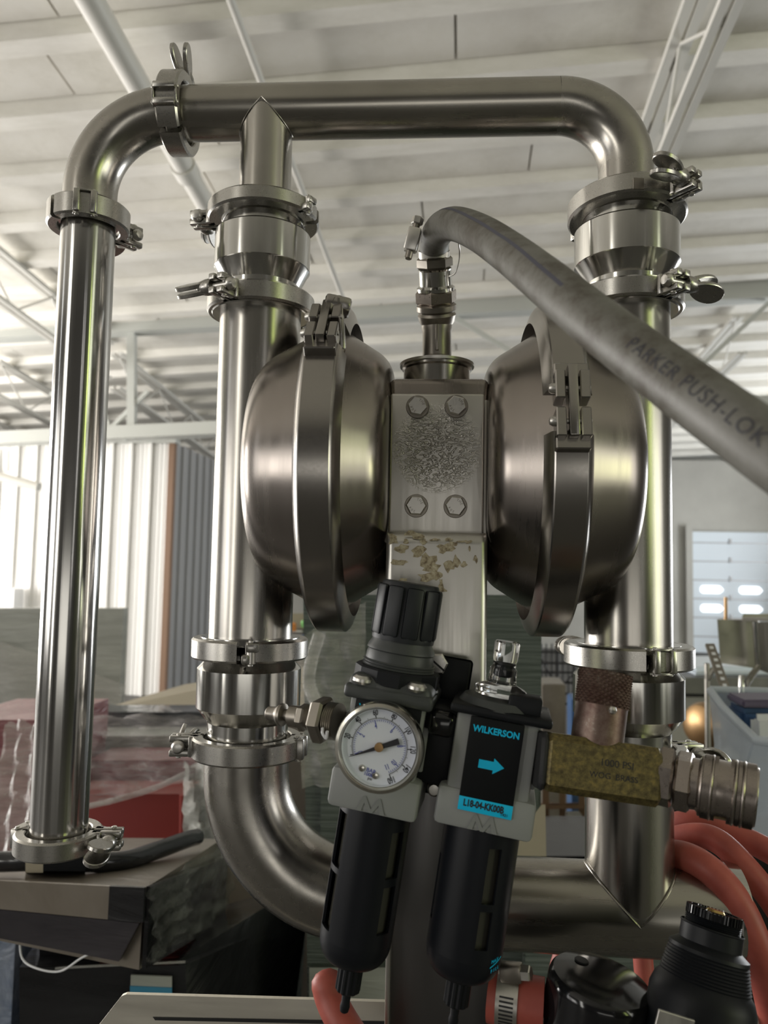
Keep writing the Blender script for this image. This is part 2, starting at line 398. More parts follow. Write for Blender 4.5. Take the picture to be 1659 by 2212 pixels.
# joist girder across the hall
GB = 8.0
def gp(px, py, b=GB): r = ray(px, py); return CAM + r * (b / r.dot(gy))
gt = thing('joist_girder', 'grey painted steel girder with two chords crossing the hall under the roof', 'girder', T(gp(285, 940)))
inv = T(-gp(285, 940))
def part(name, mb, m, root, **k):
    mi = root.matrix_world.inverted(); mb.bm.transform(mi); return link(name, mb, m, root, **k)
def beam_part(name, p0, p1, wd, ht, m, root, up=None): return part(name, MB().bar(p0, p1, wd, ht, up), m, root, smooth=False)
beam_part('top_chord', gp(-300, 735), gp(1900, 616), .16, .19, M_TRUSS, gt, en)
beam_part('bottom_chord', gp(-300, 962), gp(1900, 862), .16, .14, M_TRUSS, gt, en)
for (x0, y0, x1, y1, wd) in ((285, 715, 285, 950, .085), (1478, 890, 1480, 905, .02)):
    beam_part('web_post', gp(x0, y0), gp(x1, y1), wd, wd, M_TRUSS, gt)
for (x0, y0, x1, y1) in ((320, 845, 225, 940), (110, 850, 275, 950), (985, 688, 1240, 840), (1660, 655, 1450, 850), (225, 895, 245, 945), (-160, 745, -60, 945), (700, 690, 660, 905)):
    beam_part('web_brace', gp(x0, y0), gp(x1, y1), .045, .045, M_TRUSS, gt)

# open web joists running away from the camera
def joist(a, b0, b1, label, group=None, depth=.53, wide=.11, pitch=1.22):
    root = thing('roof_joist', label, 'joist', T(B(a, b0, HR - .3)), group)
    for sd in (-1, 1):
        part('top_chord', MB().bar(B(a + sd * wide * .3, b0, HR - .11), B(a + sd * wide * .3, b1, HR - .11), wide * .42, .04, en), M_JOIST, root, smooth=False)
        part('bottom_chord', MB().bar(B(a + sd * wide * .27, b0, HR - depth), B(a + sd * wide * .27, b1, HR - depth), wide * .36, .035, en), M_JOIST, root, smooth=False)
    b = b0 + .1
    while b < b1 - pitch:
        part('web_rod', MB().tube([B(a, b, HR - .12), B(a, b + pitch / 2, HR - depth)], .011, 8), M_JOIST, root)
        part('web_rod', MB().tube([B(a, b + pitch / 2, HR - depth), B(a, b + pitch, HR - .12)], .011, 8), M_JOIST, root)
        b += pitch
    return root
joist(1.39, 1.6, 7.9, 'white open web roof joist, nearest one at the upper right corner', wide=.13)
joist(-3.9, 3.0, 8.0, 'white open web roof joist nearer than the girder at the left edge', wide=.12)
joist(-3.95, 8.3, 15.3, 'open web roof joist beyond the girder, seen beside the hanging post', wide=.15)
joist(-5.45, 8.3, 15.3, 'open web roof joist beyond the girder, far left behind the thin tube', wide=.12)
joist(-7.0, 8.3, 15.3, 'farthest left roof joist, low above the white siding', wide=.12)
joist(3.13, 8.3, 15.3, 'roof joist at right beyond the girder, seen past the grey hose', wide=.12)

def hung(name, label, cat, pts, r, m, seg=16):
    o = link(name, MB().tube(pts, r, seg), m); return tag(o, label, cat)
def onroof(px, py, h):
    r = ray(px, py); return CAM + r * (h / r.dot(en))
t = thing('sprinkler_pipe', 'white painted main pipe running under the roof at upper left', 'pipe', T(onroof(240, 60, HR - .28)))
pa = onroof(150, -80, HR - .28); pb = onroof(452, 455, HR - .28)
part('pipe', MB().tube([pa, pb, pb + (pb - pa) * .5], .072, 24), M_JOIST, t)
pm = onroof(400, 365, HR - .28); dd = (pb - pa).normalized()
part('coupling', MB().tube([pm - dd * .06, pm + dd * .07], .088, 24), M_JOIST, t)
hung('branch_pipe', 'thin white pipe crossing the roof behind the valve top', 'pipe', [onroof(465, -90, HR - .2), onroof(560, 165, HR - .2), onroof(745, 655, HR - .2)], .023, M_JOIST)
hung('conduit', 'short pale conduit hanging in front of the white siding, left edge', 'pipe', [gp(-60, 1015, 7.2), gp(0, 1030, 7.2), gp(84, 1052, 7.2)], .045, M_JOIST)
t = thing('conduit_bracket', 'small white hanger bracket holding the conduit at the left edge', 'bracket', T(gp(20, 1000, 7.25)))
part('hanger_plate', MB().bar(gp(12, 965, 7.25), gp(12, 1018, 7.25), .06, .02), M_SIDE, t, smooth=False)
part('hanger_arm', MB().bar(gp(0, 968, 7.25), gp(26, 972, 7.25), .02, .02), M_SIDE, t, smooth=False)

# white sided inner room (shed)
SB = 8.6
room = thing('siding_room', 'white ribbed metal sided inner room behind the left tube', 'room', T(gp(370, 1228, SB)))
a1, _ = bz(363, 1228, SB); ztop = bz(370, 958, SB)[1]; ztl = bz(0, 985, SB)[1]
def gbox(mb, a0, a1_, b0, b1, z0, z1): return mb.hexahedron([G(a0, b0, z0), G(a1_, b0, z0), G(a1_, b1, z0), G(a0, b1, z0), G(a0, b0, z1), G(a1_, b0, z1), G(a1_, b1, z1), G(a0, b1, z1)])
pw = .235; a = a1 - .04
for i in range(17):
    part('siding_panel', gbox(MB(), a - pw + .002, a - .002, SB, SB + .03, 0, ztop), M_SIDE, room, smooth=False)
    m = MB(); 
    for (x0, x1, dep) in ((0, .035, .035), (.085, .092, .006), (.135, .142, .006), (.185, .192, .006)):
        gbox(m, a - pw + x0, a - pw + x1, SB - dep, SB, 0, ztop)
    part('siding_rib', m, M_SIDE, room, smooth=False)
    a -= pw
part('corner_trim', gbox(MB(), a1 - .04, a1 + .03, SB - .03, SB + .05, 0, ztop), M_WOOD, room, smooth=False)
sd = MB(); part('side_wall', gbox(sd, a1 - .02, a1 + .03, SB + .05, SB + 5.5, 0, ztop), M_SIDE2, room, smooth=False)
for i in range(20):
    b = SB + .2 + i * .26
    part('side_rib', gbox(MB(), a1 + .03, a1 + .06, b, b + .07, 0, ztop), M_SIDE2, room, smooth=False)
part('eave_trim', gbox(MB(), a1 - 4.3, a1 + .05, SB - .05, SB + .1, ztop, ztop + .05), M_TRUSS, room, smooth=False)
part('doorway', gbox(MB(), a1 + .06, a1 + .08, SB + 2.2, SB + 3.6, 0, 2.1), M_BLACK, room, smooth=False)
part('door_frame', gbox(MB(), a1 + .06, a1 + .10, SB + 2.1, SB + 2.2, 0, 2.2), M_SIDE, room, smooth=False)
part('door_head', gbox(MB(), a1 + .06, a1 + .10, SB + 2.1, SB + 3.6, 2.1, 2.2), M_SIDE, room, smooth=False)
t = tag(link('wall_box', gbox(MB(), bz(18, 1270, SB - .2)[0], bz(36, 1270, SB - .2)[0], SB - .25, SB - .05, bz(20, 1312, SB)[1], bz(20, 1270, SB)[1]), M_WHITE, smooth=False), 'small white box on the white siding, low at the left edge', 'box')

# sectional door with daylit panes
DB = WB - .12
al, zt = bz(1495, 1147, DB); _, zb = bz(1500, 1490, DB); ar = al + 4.2
door = struct(bpy.data.objects.new('door_1', None)); COL.objects.link(door); door.matrix_world = T(G(al, DB, 0))
ph = (bz(1600, 1311, DB)[1] - bz(1600, 1189, DB)[1]) / -3.0
z = zt; k = 0
while z > .1:
    z0 = z - ph * (.62 if k == 0 else 1)
    part('door_panel', gbox(MB(), al, ar, DB, DB + .05, max(z0, 0) + .012, z - .012), M_DOORP, door, smooth=False)
    part('door_joint', gbox(MB(), al, ar, DB + .02, DB + .04, max(z0, 0) - .012, z0 + .012), M_SIDE2, door, smooth=False)
    if k in (3, 4):
        for c in range(5):
            x0 = bz(1513, 1270, DB)[0] + c * (bz(1597, 1270, DB)[0] - bz(1513, 1270, DB)[0]); wv = bz(1562, 1270, DB)[0] - bz(1513, 1270, DB)[0]
            zc = (z + z0) / 2 ; hv = ph * .19
            poly = [(x0 + .04, -hv), (x0 + wv - .07, -hv), (x0 + wv, 0), (x0 + wv - .07, hv), (x0 + .04, hv), (x0, hv * .5), (x0, -hv * .5)]
            m = MB(); lo = [m.v(G(p[0], DB - .02, zc + p[1])) for p in poly]; hi = [m.v(G(p[0], DB + .01, zc + p[1])) for p in poly]
            m.bm.faces.new(lo); m.bm.faces.new(list(reversed(hi)))
            for i in range(len(poly)): j = (i + 1) % len(poly); m.bm.faces.new((lo[i], hi[i], hi[j], lo[j]))
            part('window_pane', m, M_PANE, door, smooth=False)
    for c in range(3):
        x0 = bz(1577, 1170, DB)[0] + c * .83
        part('hinge', gbox(MB(), x0 - .02, x0 + .02, DB - .03, DB, z0 - .02, z0 + .08), M_SIDE2, door, smooth=False)
    z = z0; k += 1
struct(link('trim_1', gbox(MB(), al - .12, al, DB - .03, DB + .06, 0, zt + .1), M_WALL, smooth=False))

# ------------------------------------------------------------------ the pump
YC = D(545, 1228, .715).y
XL, XR = P(546, 1228, YC).x, P(1356, 1240, YC).x
XT = P(155, 1228, YC).x                                   # thin discharge tube at far left
def zf(py, px, r): return P(px, py, YC - r).z             # height from the front of a ring
RT, RC = .0254, .0381
ZBAR = P(850, 237, YC).z; ZBOT = P(1150, 1952, YC).z
XM = (XL + XR) / 2; ZM = P(946, 1020, YC).z
def azv(a): return V((cos(R(a)), sin(R(a)), 0))

def clamp(label, c, axis, ear, ro, ri, h, wing=1, hinge=None, tilt=0.0, spin=0.0, mat_=None, hingekind='link', splay=.35):
    """sanitary tri clamp: two half rings, hinge, forked ears, bolt and wing nut. wing=+-1 picks the side of the nut."""
    mat_ = mat_ or M_CLAMP
    Mx = T(c) @ zto(axis, ear); root = thing('pipe_clamp', label, 'clamp', Mx)
    def lp(name, mb, m): return link(name, mb, m, root)
    h2 = h / 2; ch = .0018
    prof = [(ro - ch, h2), (ro, h2 - ch), (ro, -h2 + ch), (ro - ch, -h2), (ri + .001, -h2), (ri, -h2 + .001), (ri + .0035, 0), (ri, h2 - .001), (ri + .001, h2), (ro - ch, h2)]
    for s_ in (0, 1):
        a0, a1 = (R(5), R(176)) if s_ == 0 else (R(184), R(355))
        m = MB(); m.lathe(prof, 40, (a0, a1))
        for aa in (a0, a1):
            try: m.bm.faces.new([m.v((r * cos(aa), r * sin(aa), z)) for r, z in prof[:-1]])
            except ValueError: pass
        sy = 1 if s_ == 0 else -1
        for zz in ((h2 - .0058, h2), (-h2, -h2 + .0058)):     # forked ear
            y0, y1 = sorted((sy * .0012, sy * .0078))
            m.box(ro - .006, ro + .019, y0, y1, zz[0], zz[1], .0012)
        y0, y1 = sorted((sy * .0012, sy * .010)); m.box(ro - .008, ro + .002, y0, y1, -h2, h2, .0015)
        lp('clamp_half', m, mat_)
    # bolt through the fork, with a round head and a cross pin
    by = MB().at(Matrix.Identity(4)); xb = ro + .0105
    Mb = T(xb, 0, 0) @ Matrix.Rotation(R(tilt), 4, 'Z') @ zto((0, wing, 0), (1, 0, 0))
    m = MB().at(Mb); m.cyl(.0030, -.010, .026, 16); lp('bolt', m, M_BOLT)
    m = MB().at(Mb @ T(0, 0, -.010)); m.lathe([(0, -.005), (.004, -.0042), (.0058, -.0015), (.0058, .001), (.003, .002), (0, .002)], 20); lp('bolt_head', m, M_BOLT)
    m = MB().at(T(xb, -wing * .004, 0)); m.cyl(.0026, -h2 - .0015, h2 + .0015, 14, .0006); lp('rivet', m, M_BOLT)
    # wing nut
    Mw = Mb @ T(0, 0, .0085) @ Matrix.Rotation(R(spin), 4, 'Z')
    m = MB().at(Mw); m.lathe([(0, 0), (.0068, 0), (.0074, .001), (.0074, .007), (.0062, .013), (.004, .016), (0, .016)], 24)
    for s_ in (-1, 1):
        Ml = Mw @ T(s_ * .0032, 0, .008) @ Matrix.Rotation(R(s_ * 20 * splay), 4, 'Y')
        outl = []
        for i in range(24):
            t = 2 * pi * i / 24; outl.append((.0100 * sin(t) * (1 - .18 * cos(t)), .0145 + .0175 * -cos(t)))
        # oval plate lying in the local yz plane, 4 mm thick
        m.at(Ml @ Matrix(((0, 0, 1, 0), (1, 0, 0, 0), (0, 1, 0, 0), (0, 0, 0, 1)))).prism(outl, -.0021, .0021, .0007)
    lp('wing_nut', m, mat_)
    # hinge
    hz = Matrix.Rotation(R(180 if hinge is None else hinge), 4, 'Z')
    m = MB().at(hz)
    if hingekind == 'link':
        m.box(ro - .007, ro + .0045, -.0105, -.0045, -h2, h2, .0015); m.box(ro - .007, ro + .0045, .0045, .0105, -h2, h2, .0015)
        lp('hinge_knuckle', m, mat_)
        m = MB().at(hz)
        ov = [(ro - .002 + .0046 * cos(2 * pi * i / 20), (.011 if 1 else 0) * sin(2 * pi * i / 20)) for i in range(20)]
        m.prism(ov, h2 - .001, h2 + .0012, .0004); m.prism(ov, -h2 - .0012, -h2 + .001, .0004); lp('hinge_link', m, mat_)
        for yy in (-.0072, .0072):
            m = MB().at(hz @ T(ro - .001, yy, 0)); m.cyl(.002, -h2 - .0022, h2 + .0022, 12, .0005); lp('hinge_pin', m, M_BOLT)
    else:
        m.box(ro - .009, ro + .006, -.008, -.0005, -h2, -h2 * .1, .002); m.box(ro - .009, ro + .006, -.004, .007, h2 * .1, h2, .002); lp('hinge_knuckle', m, mat_)
        m = MB().at(hz @ T(ro + .0005, 0, 0)); m.cyl(.0042, -h2, h2, 16, .0006); m.cyl(.0022, -h2 - .002, h2 + .002, 12, .0005); lp('hinge_pin', m, M_BOLT)
    return root

def ferrule(root, c, axis, r0, r1, th=.006):
    mb = MB(); mb.at(T(c) @ zto(axis)).lathe([(r0 * .8, -th / 2), (r1 - .001, -th / 2), (r1, -th / 2 + .001), (r1 - .001, th / 2), (r0 * .8, th / 2)], 48); return part('ferrule', mb, M_TURN, root)

# heights of rings
Z1 = zf(436, 170, .036)                                   # clamp under the left elbow
Z3 = (zf(394, 565, .052) + zf(431, 565, .052)) / 2; H3 = abs(zf(394, 565, .052) - zf(431, 565, .052))
Z4 = (zf(600, 565, .050) + zf(643, 565, .050)) / 2
Z5 = (zf(378, 1350, .052) + zf(419, 1350, .052)) / 2
Z6 = (zf(593, 1352, .050) + zf(634, 1352, .050)) / 2
Z7 = (zf(1391, 535, .052) + zf(1432, 535, .052)) / 2
Z8 = (zf(1618, 540, .050) + zf(1660, 540, .050)) / 2
Z9 = (zf(1406, 1356, .054) + zf(1450, 1356, .054)) / 2
Z10 = zf(1660, 1356, .050)
Z11 = zf(1846, 135, .036)

# outlet manifold: bar, tee branch, right elbow
RB = .064
mani = thing('outlet_manifold', 'satin steel top manifold bar with a tee branch and a right hand bend', 'pipe', T(XM, YC, ZBAR))
XC2 = P(392, 245, YC).x
path = [V((XC2, YC, ZBAR)), V((XL, YC, ZBAR))] + [V((XM, YC, ZBAR))] + arc((XR - RB, YC, ZBAR - RB), (0, 0, 1), (1, 0, 0), RB, 0, pi / 2, 20)
part('bar_tube', MB().tube(path[:3] + path[3:4], RT, 48, up=(0, 0, 1)), M_BAR, mani)
part('bend_tube', MB().tube(arc((XR - RB, YC, ZBAR - RB), (0, 0, 1), (1, 0, 0), RB, 0, pi / 2, 22) + [V((XR, YC, Z5))], RT, 48, up=(0, 1, 0)), M_BEND, mani)
part('tee_branch', MB().tube([V((XL, YC, ZBAR)), V((XL, YC, Z3))], RT * .985, 48), M_COL, mani)
ferrule(mani, (XR, YC, Z5 + .004), (0, 0, 1), RT, .044); ferrule(mani, (XL, YC, Z3 + .004), (0, 0, 1), RT, .044); ferrule(mani, (XC2 + .0, YC, ZBAR), (1, 0, 0), RT * .9, .031)

# weld seams around the tee
def seam(tiltz, sgn):
    pts = []
    for i in range(25):
        t = -pi / 2 + pi * i / 24      # intersection curve of two equal tubes, front half
        yy = -RT * 1.005 * cos(t); xx = RT * sin(t) * 1.005
        pts.append(V((XL + xx, YC + yy, ZBAR - abs(xx))))
    return pts
part('weld_seam', MB().tube(seam(0, 1), .0006, 8), M_COL, mani)

# left elbow and long tube
RE = XC2 - .006 - XT
zc = ZBAR - min(RE, .080); re = min(RE, .080)
elb = thing('pipe_elbow', 'satin steel elbow at upper left joining the bar to the thin tube', 'pipe', T(XT, YC, Z1))
pth = [V((XT, YC, Z1 + .002))] + arc((XT + re, YC, zc), (-1, 0, 0), (0, 0, 1), re, 0, pi / 2, 24) + [V((XC2 - .001, YC, ZBAR))]
part('elbow_tube', MB().tube(pth, RT, 48, up=(0, 1, 0)), M_BEND, elb)
ferrule(elb, (XT, YC, Z1 + .004), (0, 0, 1), RT, .032); ferrule(elb, (XC2 - .005, YC, ZBAR), (1, 0, 0), RT, .032)
tb = thing('discharge_tube', 'long polished upright steel tube standing free at the far left', 'pipe', T(XT, YC, Z11))
part('tube', MB().tube([V((XT, YC, Z11)), V((XT, YC, Z1 - .001))], RT, 64), M_TUBE, tb)
ferrule(tb, (XT, YC, Z11), (0, 0, 1), RT, .032); ferrule(tb, (XT, YC, Z1 - .004), (0, 0, 1), RT, .032)

# check valve bodies
def valve(label, x, z0, z1, r, flip):
    """z0 lower end, z1 upper end, bevel at the lower end unless flip."""
    root = thing('valve_housing', label, 'valve', T(x, YC, z0)); rn = .0365
    if not flip: pr = [(rn - .004, z0), (rn, z0), (rn, z0 + .012), (r - .001, z0 + .012 + .016), (r, z0 + .029), (r, z1 - .018), (r - .001, z1 - .0165), (r - .007, z1 - .0155), (r - .007, z1 - .006), (r - .004, z1 - .004), (r - .004, z1), (.02, z1)]
    else:
        pr = [(rn - .004, z0), (rn, z0), (rn, z0 + .016), (r - .001, z0 + .016 + .0125), (r, z0 + .0295), (r, z1 - .0145), (r - .001, z1 - .0135), (rn + .001, z1 - .004), (rn + .001, z1), (.02, z1)]
    pr = [(0.001, z0)] + pr
    part('housing', MB().at(T(x, YC, 0)).lathe(pr, 96), M_TURN, root, sharp=20)
    return root
def zfr(py, px, r): return zf(py, px, r)
valve('turned steel valve housing under the upper left clamp, ringed by the tee branch clamp', XL, Z4 + .006, Z3 - .002, .0452, False)
valve('turned steel valve housing at upper right, partly behind the grey hose', XR, Z6 + .006, Z5 - .002, .0472, False)
valve('turned steel valve housing at lower left above the big bend', XL, Z8 + .006, Z7 - .004, .0472, True)
valve('turned steel valve housing at lower right behind the knurled bronze cap', XR, Z10 + .006, Z9 - .004, .0478, True)

# liquid chambers: column tube and outer bowl
def chamber(label, x, zlo, zhi, sgn, xb, dout):
    root = thing('pump_chamber', label, 'pump', T(x, YC, zlo))
    part('column_tube', MB().tube([V((x, YC, zlo)), V((x, YC, zhi))], RC, 64), M_COL, root)
    ferrule(root, (x, YC, zlo + .003), (0, 0, 1), RC, .046); ferrule(root, (x, YC, zhi - .003), (0, 0, 1), RC, .046)
    # bowl profile along outward x
    d = dout
    pr = [(.1335, -.001)]
    sl = .46; pa, pc, pb = (.131 - sl * (d - .026), d - .026), (.131 - sl * (d - .002), d - .002), (.076, d)
    pr += [(.131, .004)] + [((1 - t) ** 2 * pa[0] + 2 * t * (1 - t) * pc[0] + t * t * pb[0], (1 - t) ** 2 * pa[1] + 2 * t * (1 - t) * pc[1] + t * t * pb[1]) for t in [i / 14 for i in range(15)]]
    print('outer d', d)
    pr += [(.04, d + .0015), (0, d + .002)]
    part('outer_bowl', MB().at(T(xb, YC, ZM) @ zto((sgn, 0, 0), (0, 0, 1))).lathe(pr, 128), M_BOWL, root, sharp=40)
    return root
XBL, XBR = P(676, 1000, YC - .147).x, P(1236, 1000, YC - .147).x
print('XL', XL, 'XR', XR, 'XT', XT, 'XBL', XBL, 'XBR', XBR, 'XM', XM, 'YC', YC, 'ZM', ZM, 'ZBAR', ZBAR, 'ZBOT', ZBOT)
chamber('left steel pump chamber, column tube with a round bowl', XL, Z7 + .004, Z4 - .004, -1, XBL, abs(P(524, 1000, YC - .070).x - XBL))
chamber('right steel pump chamber, column tube with a round bowl behind the grey hose', XR, Z9 + .004, Z6 - .004, 1, XBR, abs(P(1394, 1000, YC - .070).x - XBR))

# centre section
XMID = P(946, 1000, YC - .05).x
ctr = thing('diaphragm_pump', 'dark steel centre section with two inner bowls and a block between them', 'pump', T(XMID, YC, ZM))
for sgn, xb in ((-1, XBL), (1, XBR)):
    d = abs(XMID - xb) - .0415
    pr = [(.1335, -.001)]
    sl = .56; pa, pc, pb = (.130 - sl * (d - .016), d - .016), (.130 - sl * d, d), (.130 - sl * d - .018, d + .0005)
    pr += [(.130, .004)] + [((1 - t) ** 2 * pa[0] + 2 * t * (1 - t) * pc[0] + t * t * pb[0], (1 - t) ** 2 * pa[1] + 2 * t * (1 - t) * pc[1] + t * t * pb[1]) for t in [i / 12 for i in range(13)]]
    pr += [(.05, d), (0, d)]
    part('inner_bowl', MB().at(T(xb, YC, ZM) @ zto((-sgn, 0, 0), (0, 0, 1))).lathe(pr, 128), M_BOWL, ctr, sharp=40)
ZT = P(946, 815, YC - .062).z
part('centre_block', MB().box(XMID - .0425, XMID + .0425, YC - .062, YC + .06, ZM - .12, ZT, .006, 3), M_BOWL, ctr)
# front plate with four bolts
YP = YC - .070
p0, p1, p2, p3 = P(844, 849, YP), P(1049, 849, YP), P(1042, 1150, YP), P(838, 1150, YP)
pl = thing('cover_plate', 'brushed steel cover plate with a dented patch and four hex bolts', 'plate', T((p0.x + p1.x) / 2, YP, (p0.z + p2.z) / 2))
battered(M_PLATE, (.0, 0, .012), .034)
part('plate', MB().box(p3.x, p2.x + .001, YP, YP + .007, p2.z - .01, p0.z, .0022, 3), M_PLATE, pl)
part('plate_edge', MB().box(p3.x - .003, p2.x + .004, YP + .006, YP + .012, p2.z - .01, p0.z - .004, .001), M_BRKT, pl)
for i, (px, py, rot) in enumerate(((902, 877, 20), (986, 876, 15), (899, 1092, 28), (984, 1093, 24))):
    c = P(px, py, YP - .004)
    Mb = T(c.x, YP, c.z) @ zto((0, -1, 0), (0, 0, 1)) @ Matrix.Rotation(R(rot), 4, 'Z')
    part('washer', MB().at(Mb).cyl(.0098, 0, .0012, 32, .0004), M_DIRTY, pl)
    m = MB().at(Mb); m.hexa(.0087, .0012, .0058, .0011)
    b = part('hex_bolt', m, M_BOLT, pl)
    mi = b.matrix_world
    for s_, a0 in (('304', 110), ('THE', -70)):
        for k, chh in enumerate(s_):
            an = R(a0 - (k - 1) * 26)
            tx = text('stamped_mark', chh, .0030, M_DIRTY, b, None, .0002)
            tx.matrix_local = pl.matrix_world.inverted() @ Mb @ T(.0050 * cos(an), .0050 * sin(an), .0060) @ Matrix.Rotation(an - pi / 2, 4, 'Z')
# top cap and air inlet
XS = P(944, 790, YC).x
cap = thing('air_valve_cap', 'round steel cap on top of the pump centre block', 'cap', T(XS, YC, ZT))
zc1 = P(944, 790, YC).z
part('cap_body', MB().at(T(XS, YC, 0)).lathe([(0, ZT - .01), (.031, ZT - .01), (.031, zc1 - .006), (.0325, zc1 - .0045), (.0325, zc1 - .001), (.0315, zc1), (.016, zc1), (0, zc1)], 64), M_COL, cap, sharp=30)
part('retaining_ring', MB().at(T(XS, YC, 0)).lathe([(.032, zc1 - .002), (.0345, zc1 - .002), (.0348, zc1 + .0005), (.032, zc1 + .001)], 64), M_BOLT, cap)

# swivel fitting: stack rising and leaning forward
sw = thing('swivel_fitting', 'tarnished steel swivel fitting standing on the cap and feeding the hose', 'fitting', T(XS, YC, zc1))
q0 = P(944, 778, YC); q1 = P(944, 690, YC - .002); q2 = P(943, 655, YC - .008); q3 = P(938, 545, YC - .03)
Mv = T(q0) @ zto(q1 - q0, (1, 0, 0)); ln = (q1 - q0).length
part('neck', MB().at(Mv).lathe([(0, -.004), (.0155, -.004), (.0155, .002), (.0135, .003), (.0135, .026), (.0145, .029), (.0145, ln - .004), (.016, ln + .004), (0, ln + .006)], 48), M_DIRTY, sw)
part('neck_rib', MB().at(Mv).box(-.0016, .0016, -.0160, -.010, .006, .030, .0006), M_DIRTY, sw)
Mv = T(q1) @ zto(q3 - q1, (1, 0, 0)); ln = (q3 - q1).length
part('swivel_body', MB().at(Mv).lathe([(0, -.010), (.012, -.009), (.0165, -.002), (.0180, .004), (.0165, .0065), (.0185, .0085), (.0185, .013), (.0165, .0145), (0, .015)], 48), M_DIRTY, sw, sharp=25)
part('hex_nut', MB().at(Mv).hexa(.0195, .0145, .027, .002, ph=.3), M_NICKEL, sw, sharp=25)
part('collar', MB().at(Mv).lathe([(0, .026), (.0175, .026), (.0175, .029), (.0155, .0305), (.0150, .031), (.0150, .044), (.0158, .0455), (0, .046)], 48), M_TURN, sw, sharp=25)
part('barb_nut', MB().at(Mv).hexa(.0165, .0455, .056, .002, ph=.1), M_DIRTY, sw, sharp=25)
part('barb_stem', MB().at(Mv).cyl(.0110, .054, ln + .01, 32), M_DIRTY, sw)

# grey hose
HP = [(938, 566, .700), (938, 540, .695), (940, 515, .680), (955, 492, .655), (984, 484, .615), (1035, 503, .560), (1100, 546, .500), (1180, 609, .440), (1300, 707, .385), (1450, 818, .340), (1600, 927, .305), (1750, 1032, .280), (1960, 1160, .255)]
hp = bez([D(*q) for q in HP], 10)
hose = thing('air_hose', 'grey rubber air hose arching from the swivel fitting out to the right edge', 'hose', T(hp[0]))
RH = .0133
part('hose_body', MB().tube(hp, RH, 40, up=(0, -1, 0)), M_HOSE, hose)
# lengthwise stripe and print laid on the side facing the photographer
cum = [0]
for a_, b_ in zip(hp, hp[1:]): cum.append(cum[-1] + (b_ - a_).length)
def hose_pt(s, h, lift=.00015):
    """s along the hose, h height around it measured from the side that faces the photographer"""
    i = 0
    while i < len(cum) - 2 and cum[i + 1] < s: i += 1
    f = (s - cum[i]) / (cum[i + 1] - cum[i]); p = hp[i].lerp(hp[i + 1], max(0, min(1, f)))
    t0 = (hp[min(i + 1, len(hp) - 1)] - hp[max(i - 1, 0)]).normalized(); t1 = (hp[min(i + 2, len(hp) - 1)] - hp[i]).normalized()
    t = t0.lerp(t1, max(0, min(1, f))).normalized()
    out = (V((0.12, -1, 0.05)) - t * t.dot(V((0.12, -1, 0.05)))).normalized(); upv = t.cross(out) * -1
    if upv.z < 0: upv = -upv
    an = h / RH
    return p + (out * cos(an) + upv * sin(an)) * (RH + lift)
m = MB(); prev = None
s = .020
while s < cum[-1] * .62:
    hh = -.0005 - .0055 * min(1, s / .16)
    a_ = m.v(hose_pt(s, hh + .0011)); b_ = m.v(hose_pt(s, hh - .0011))
    if prev: m.bm.faces.new((prev[0], prev[1], b_, a_))
    prev = (a_, b_); s += .004
part('stripe', m, M_STRIPE, hose)
cu_root = text('lettering', 'PARKER PUSH-LOK', .0094, M_PRINT, None, None, 0.0, 'LEFT', 1.12, 1.0)
me = cu_root.data; bmx = bmesh.new(); bmx.from_mesh(me)
bmesh.ops.subdivide_edges(bmx, edges=[e for e in bmx.edges if e.calc_length() > .003], cuts=2); bmesh.ops.triangulate(bmx, faces=bmx.faces[:])
best = min(range(len(hp)), key=lambda i: abs(proj(hp[i])[0] - 1385)); s0 = cum[best]
for v in bmx.verts: v.co = hose_pt(s0 + v.co.x, -.0072 + v.co.y) - hp[0]
bmx.to_mesh(me); bmx.free(); cu_root.parent = hose

# worm clamp and tie wire on the hose end
hc = thing('hose_clamp', 'steel worm drive hose clamp at the start of the grey hose', 'clamp', T(hp[4]))
ax = (hp[9] - hp[3]).normalized(); cc = hp[5]
part('band', MB().at(T(cc) @ zto(ax)).lathe([(.0136, -.0045), (.0143, -.0045), (.0143, .0045), (.0136, .0045), (.0136, -.0045)], 48), M_BOLT, hc)
sl, sh = D(884, 548, .665), D(900, 484, .665); dd = (sh - sl).normalized(); hl = (sh - sl).length
Mh = T(sl) @ zto(dd, (1, 0, 0))
part('worm_housing', MB().at(Mh).box(-.0058, .0058, -.0050, .0050, .002, hl - .004, .0015), M_BOLT, hc)
part('screw_head', MB().at(Mh).hexa(.0052, hl - .0005, hl + .006, .0008), M_BOLT, hc)
part('screw', MB().at(Mh).cyl(.0032, -.005, hl + .001, 20, .0008), M_DIRTY, hc)
tw = link('tie_wire', MB().tube(bez([D(970, 597, .69), D(983, 590, .685), D(990, 570, .68), D(993, 545, .675), D(991, 527, .665)], 6), .0007, 8), M_BOLT); tag(tw, 'thin loose wire looping beside the swivel fitting', 'wire')

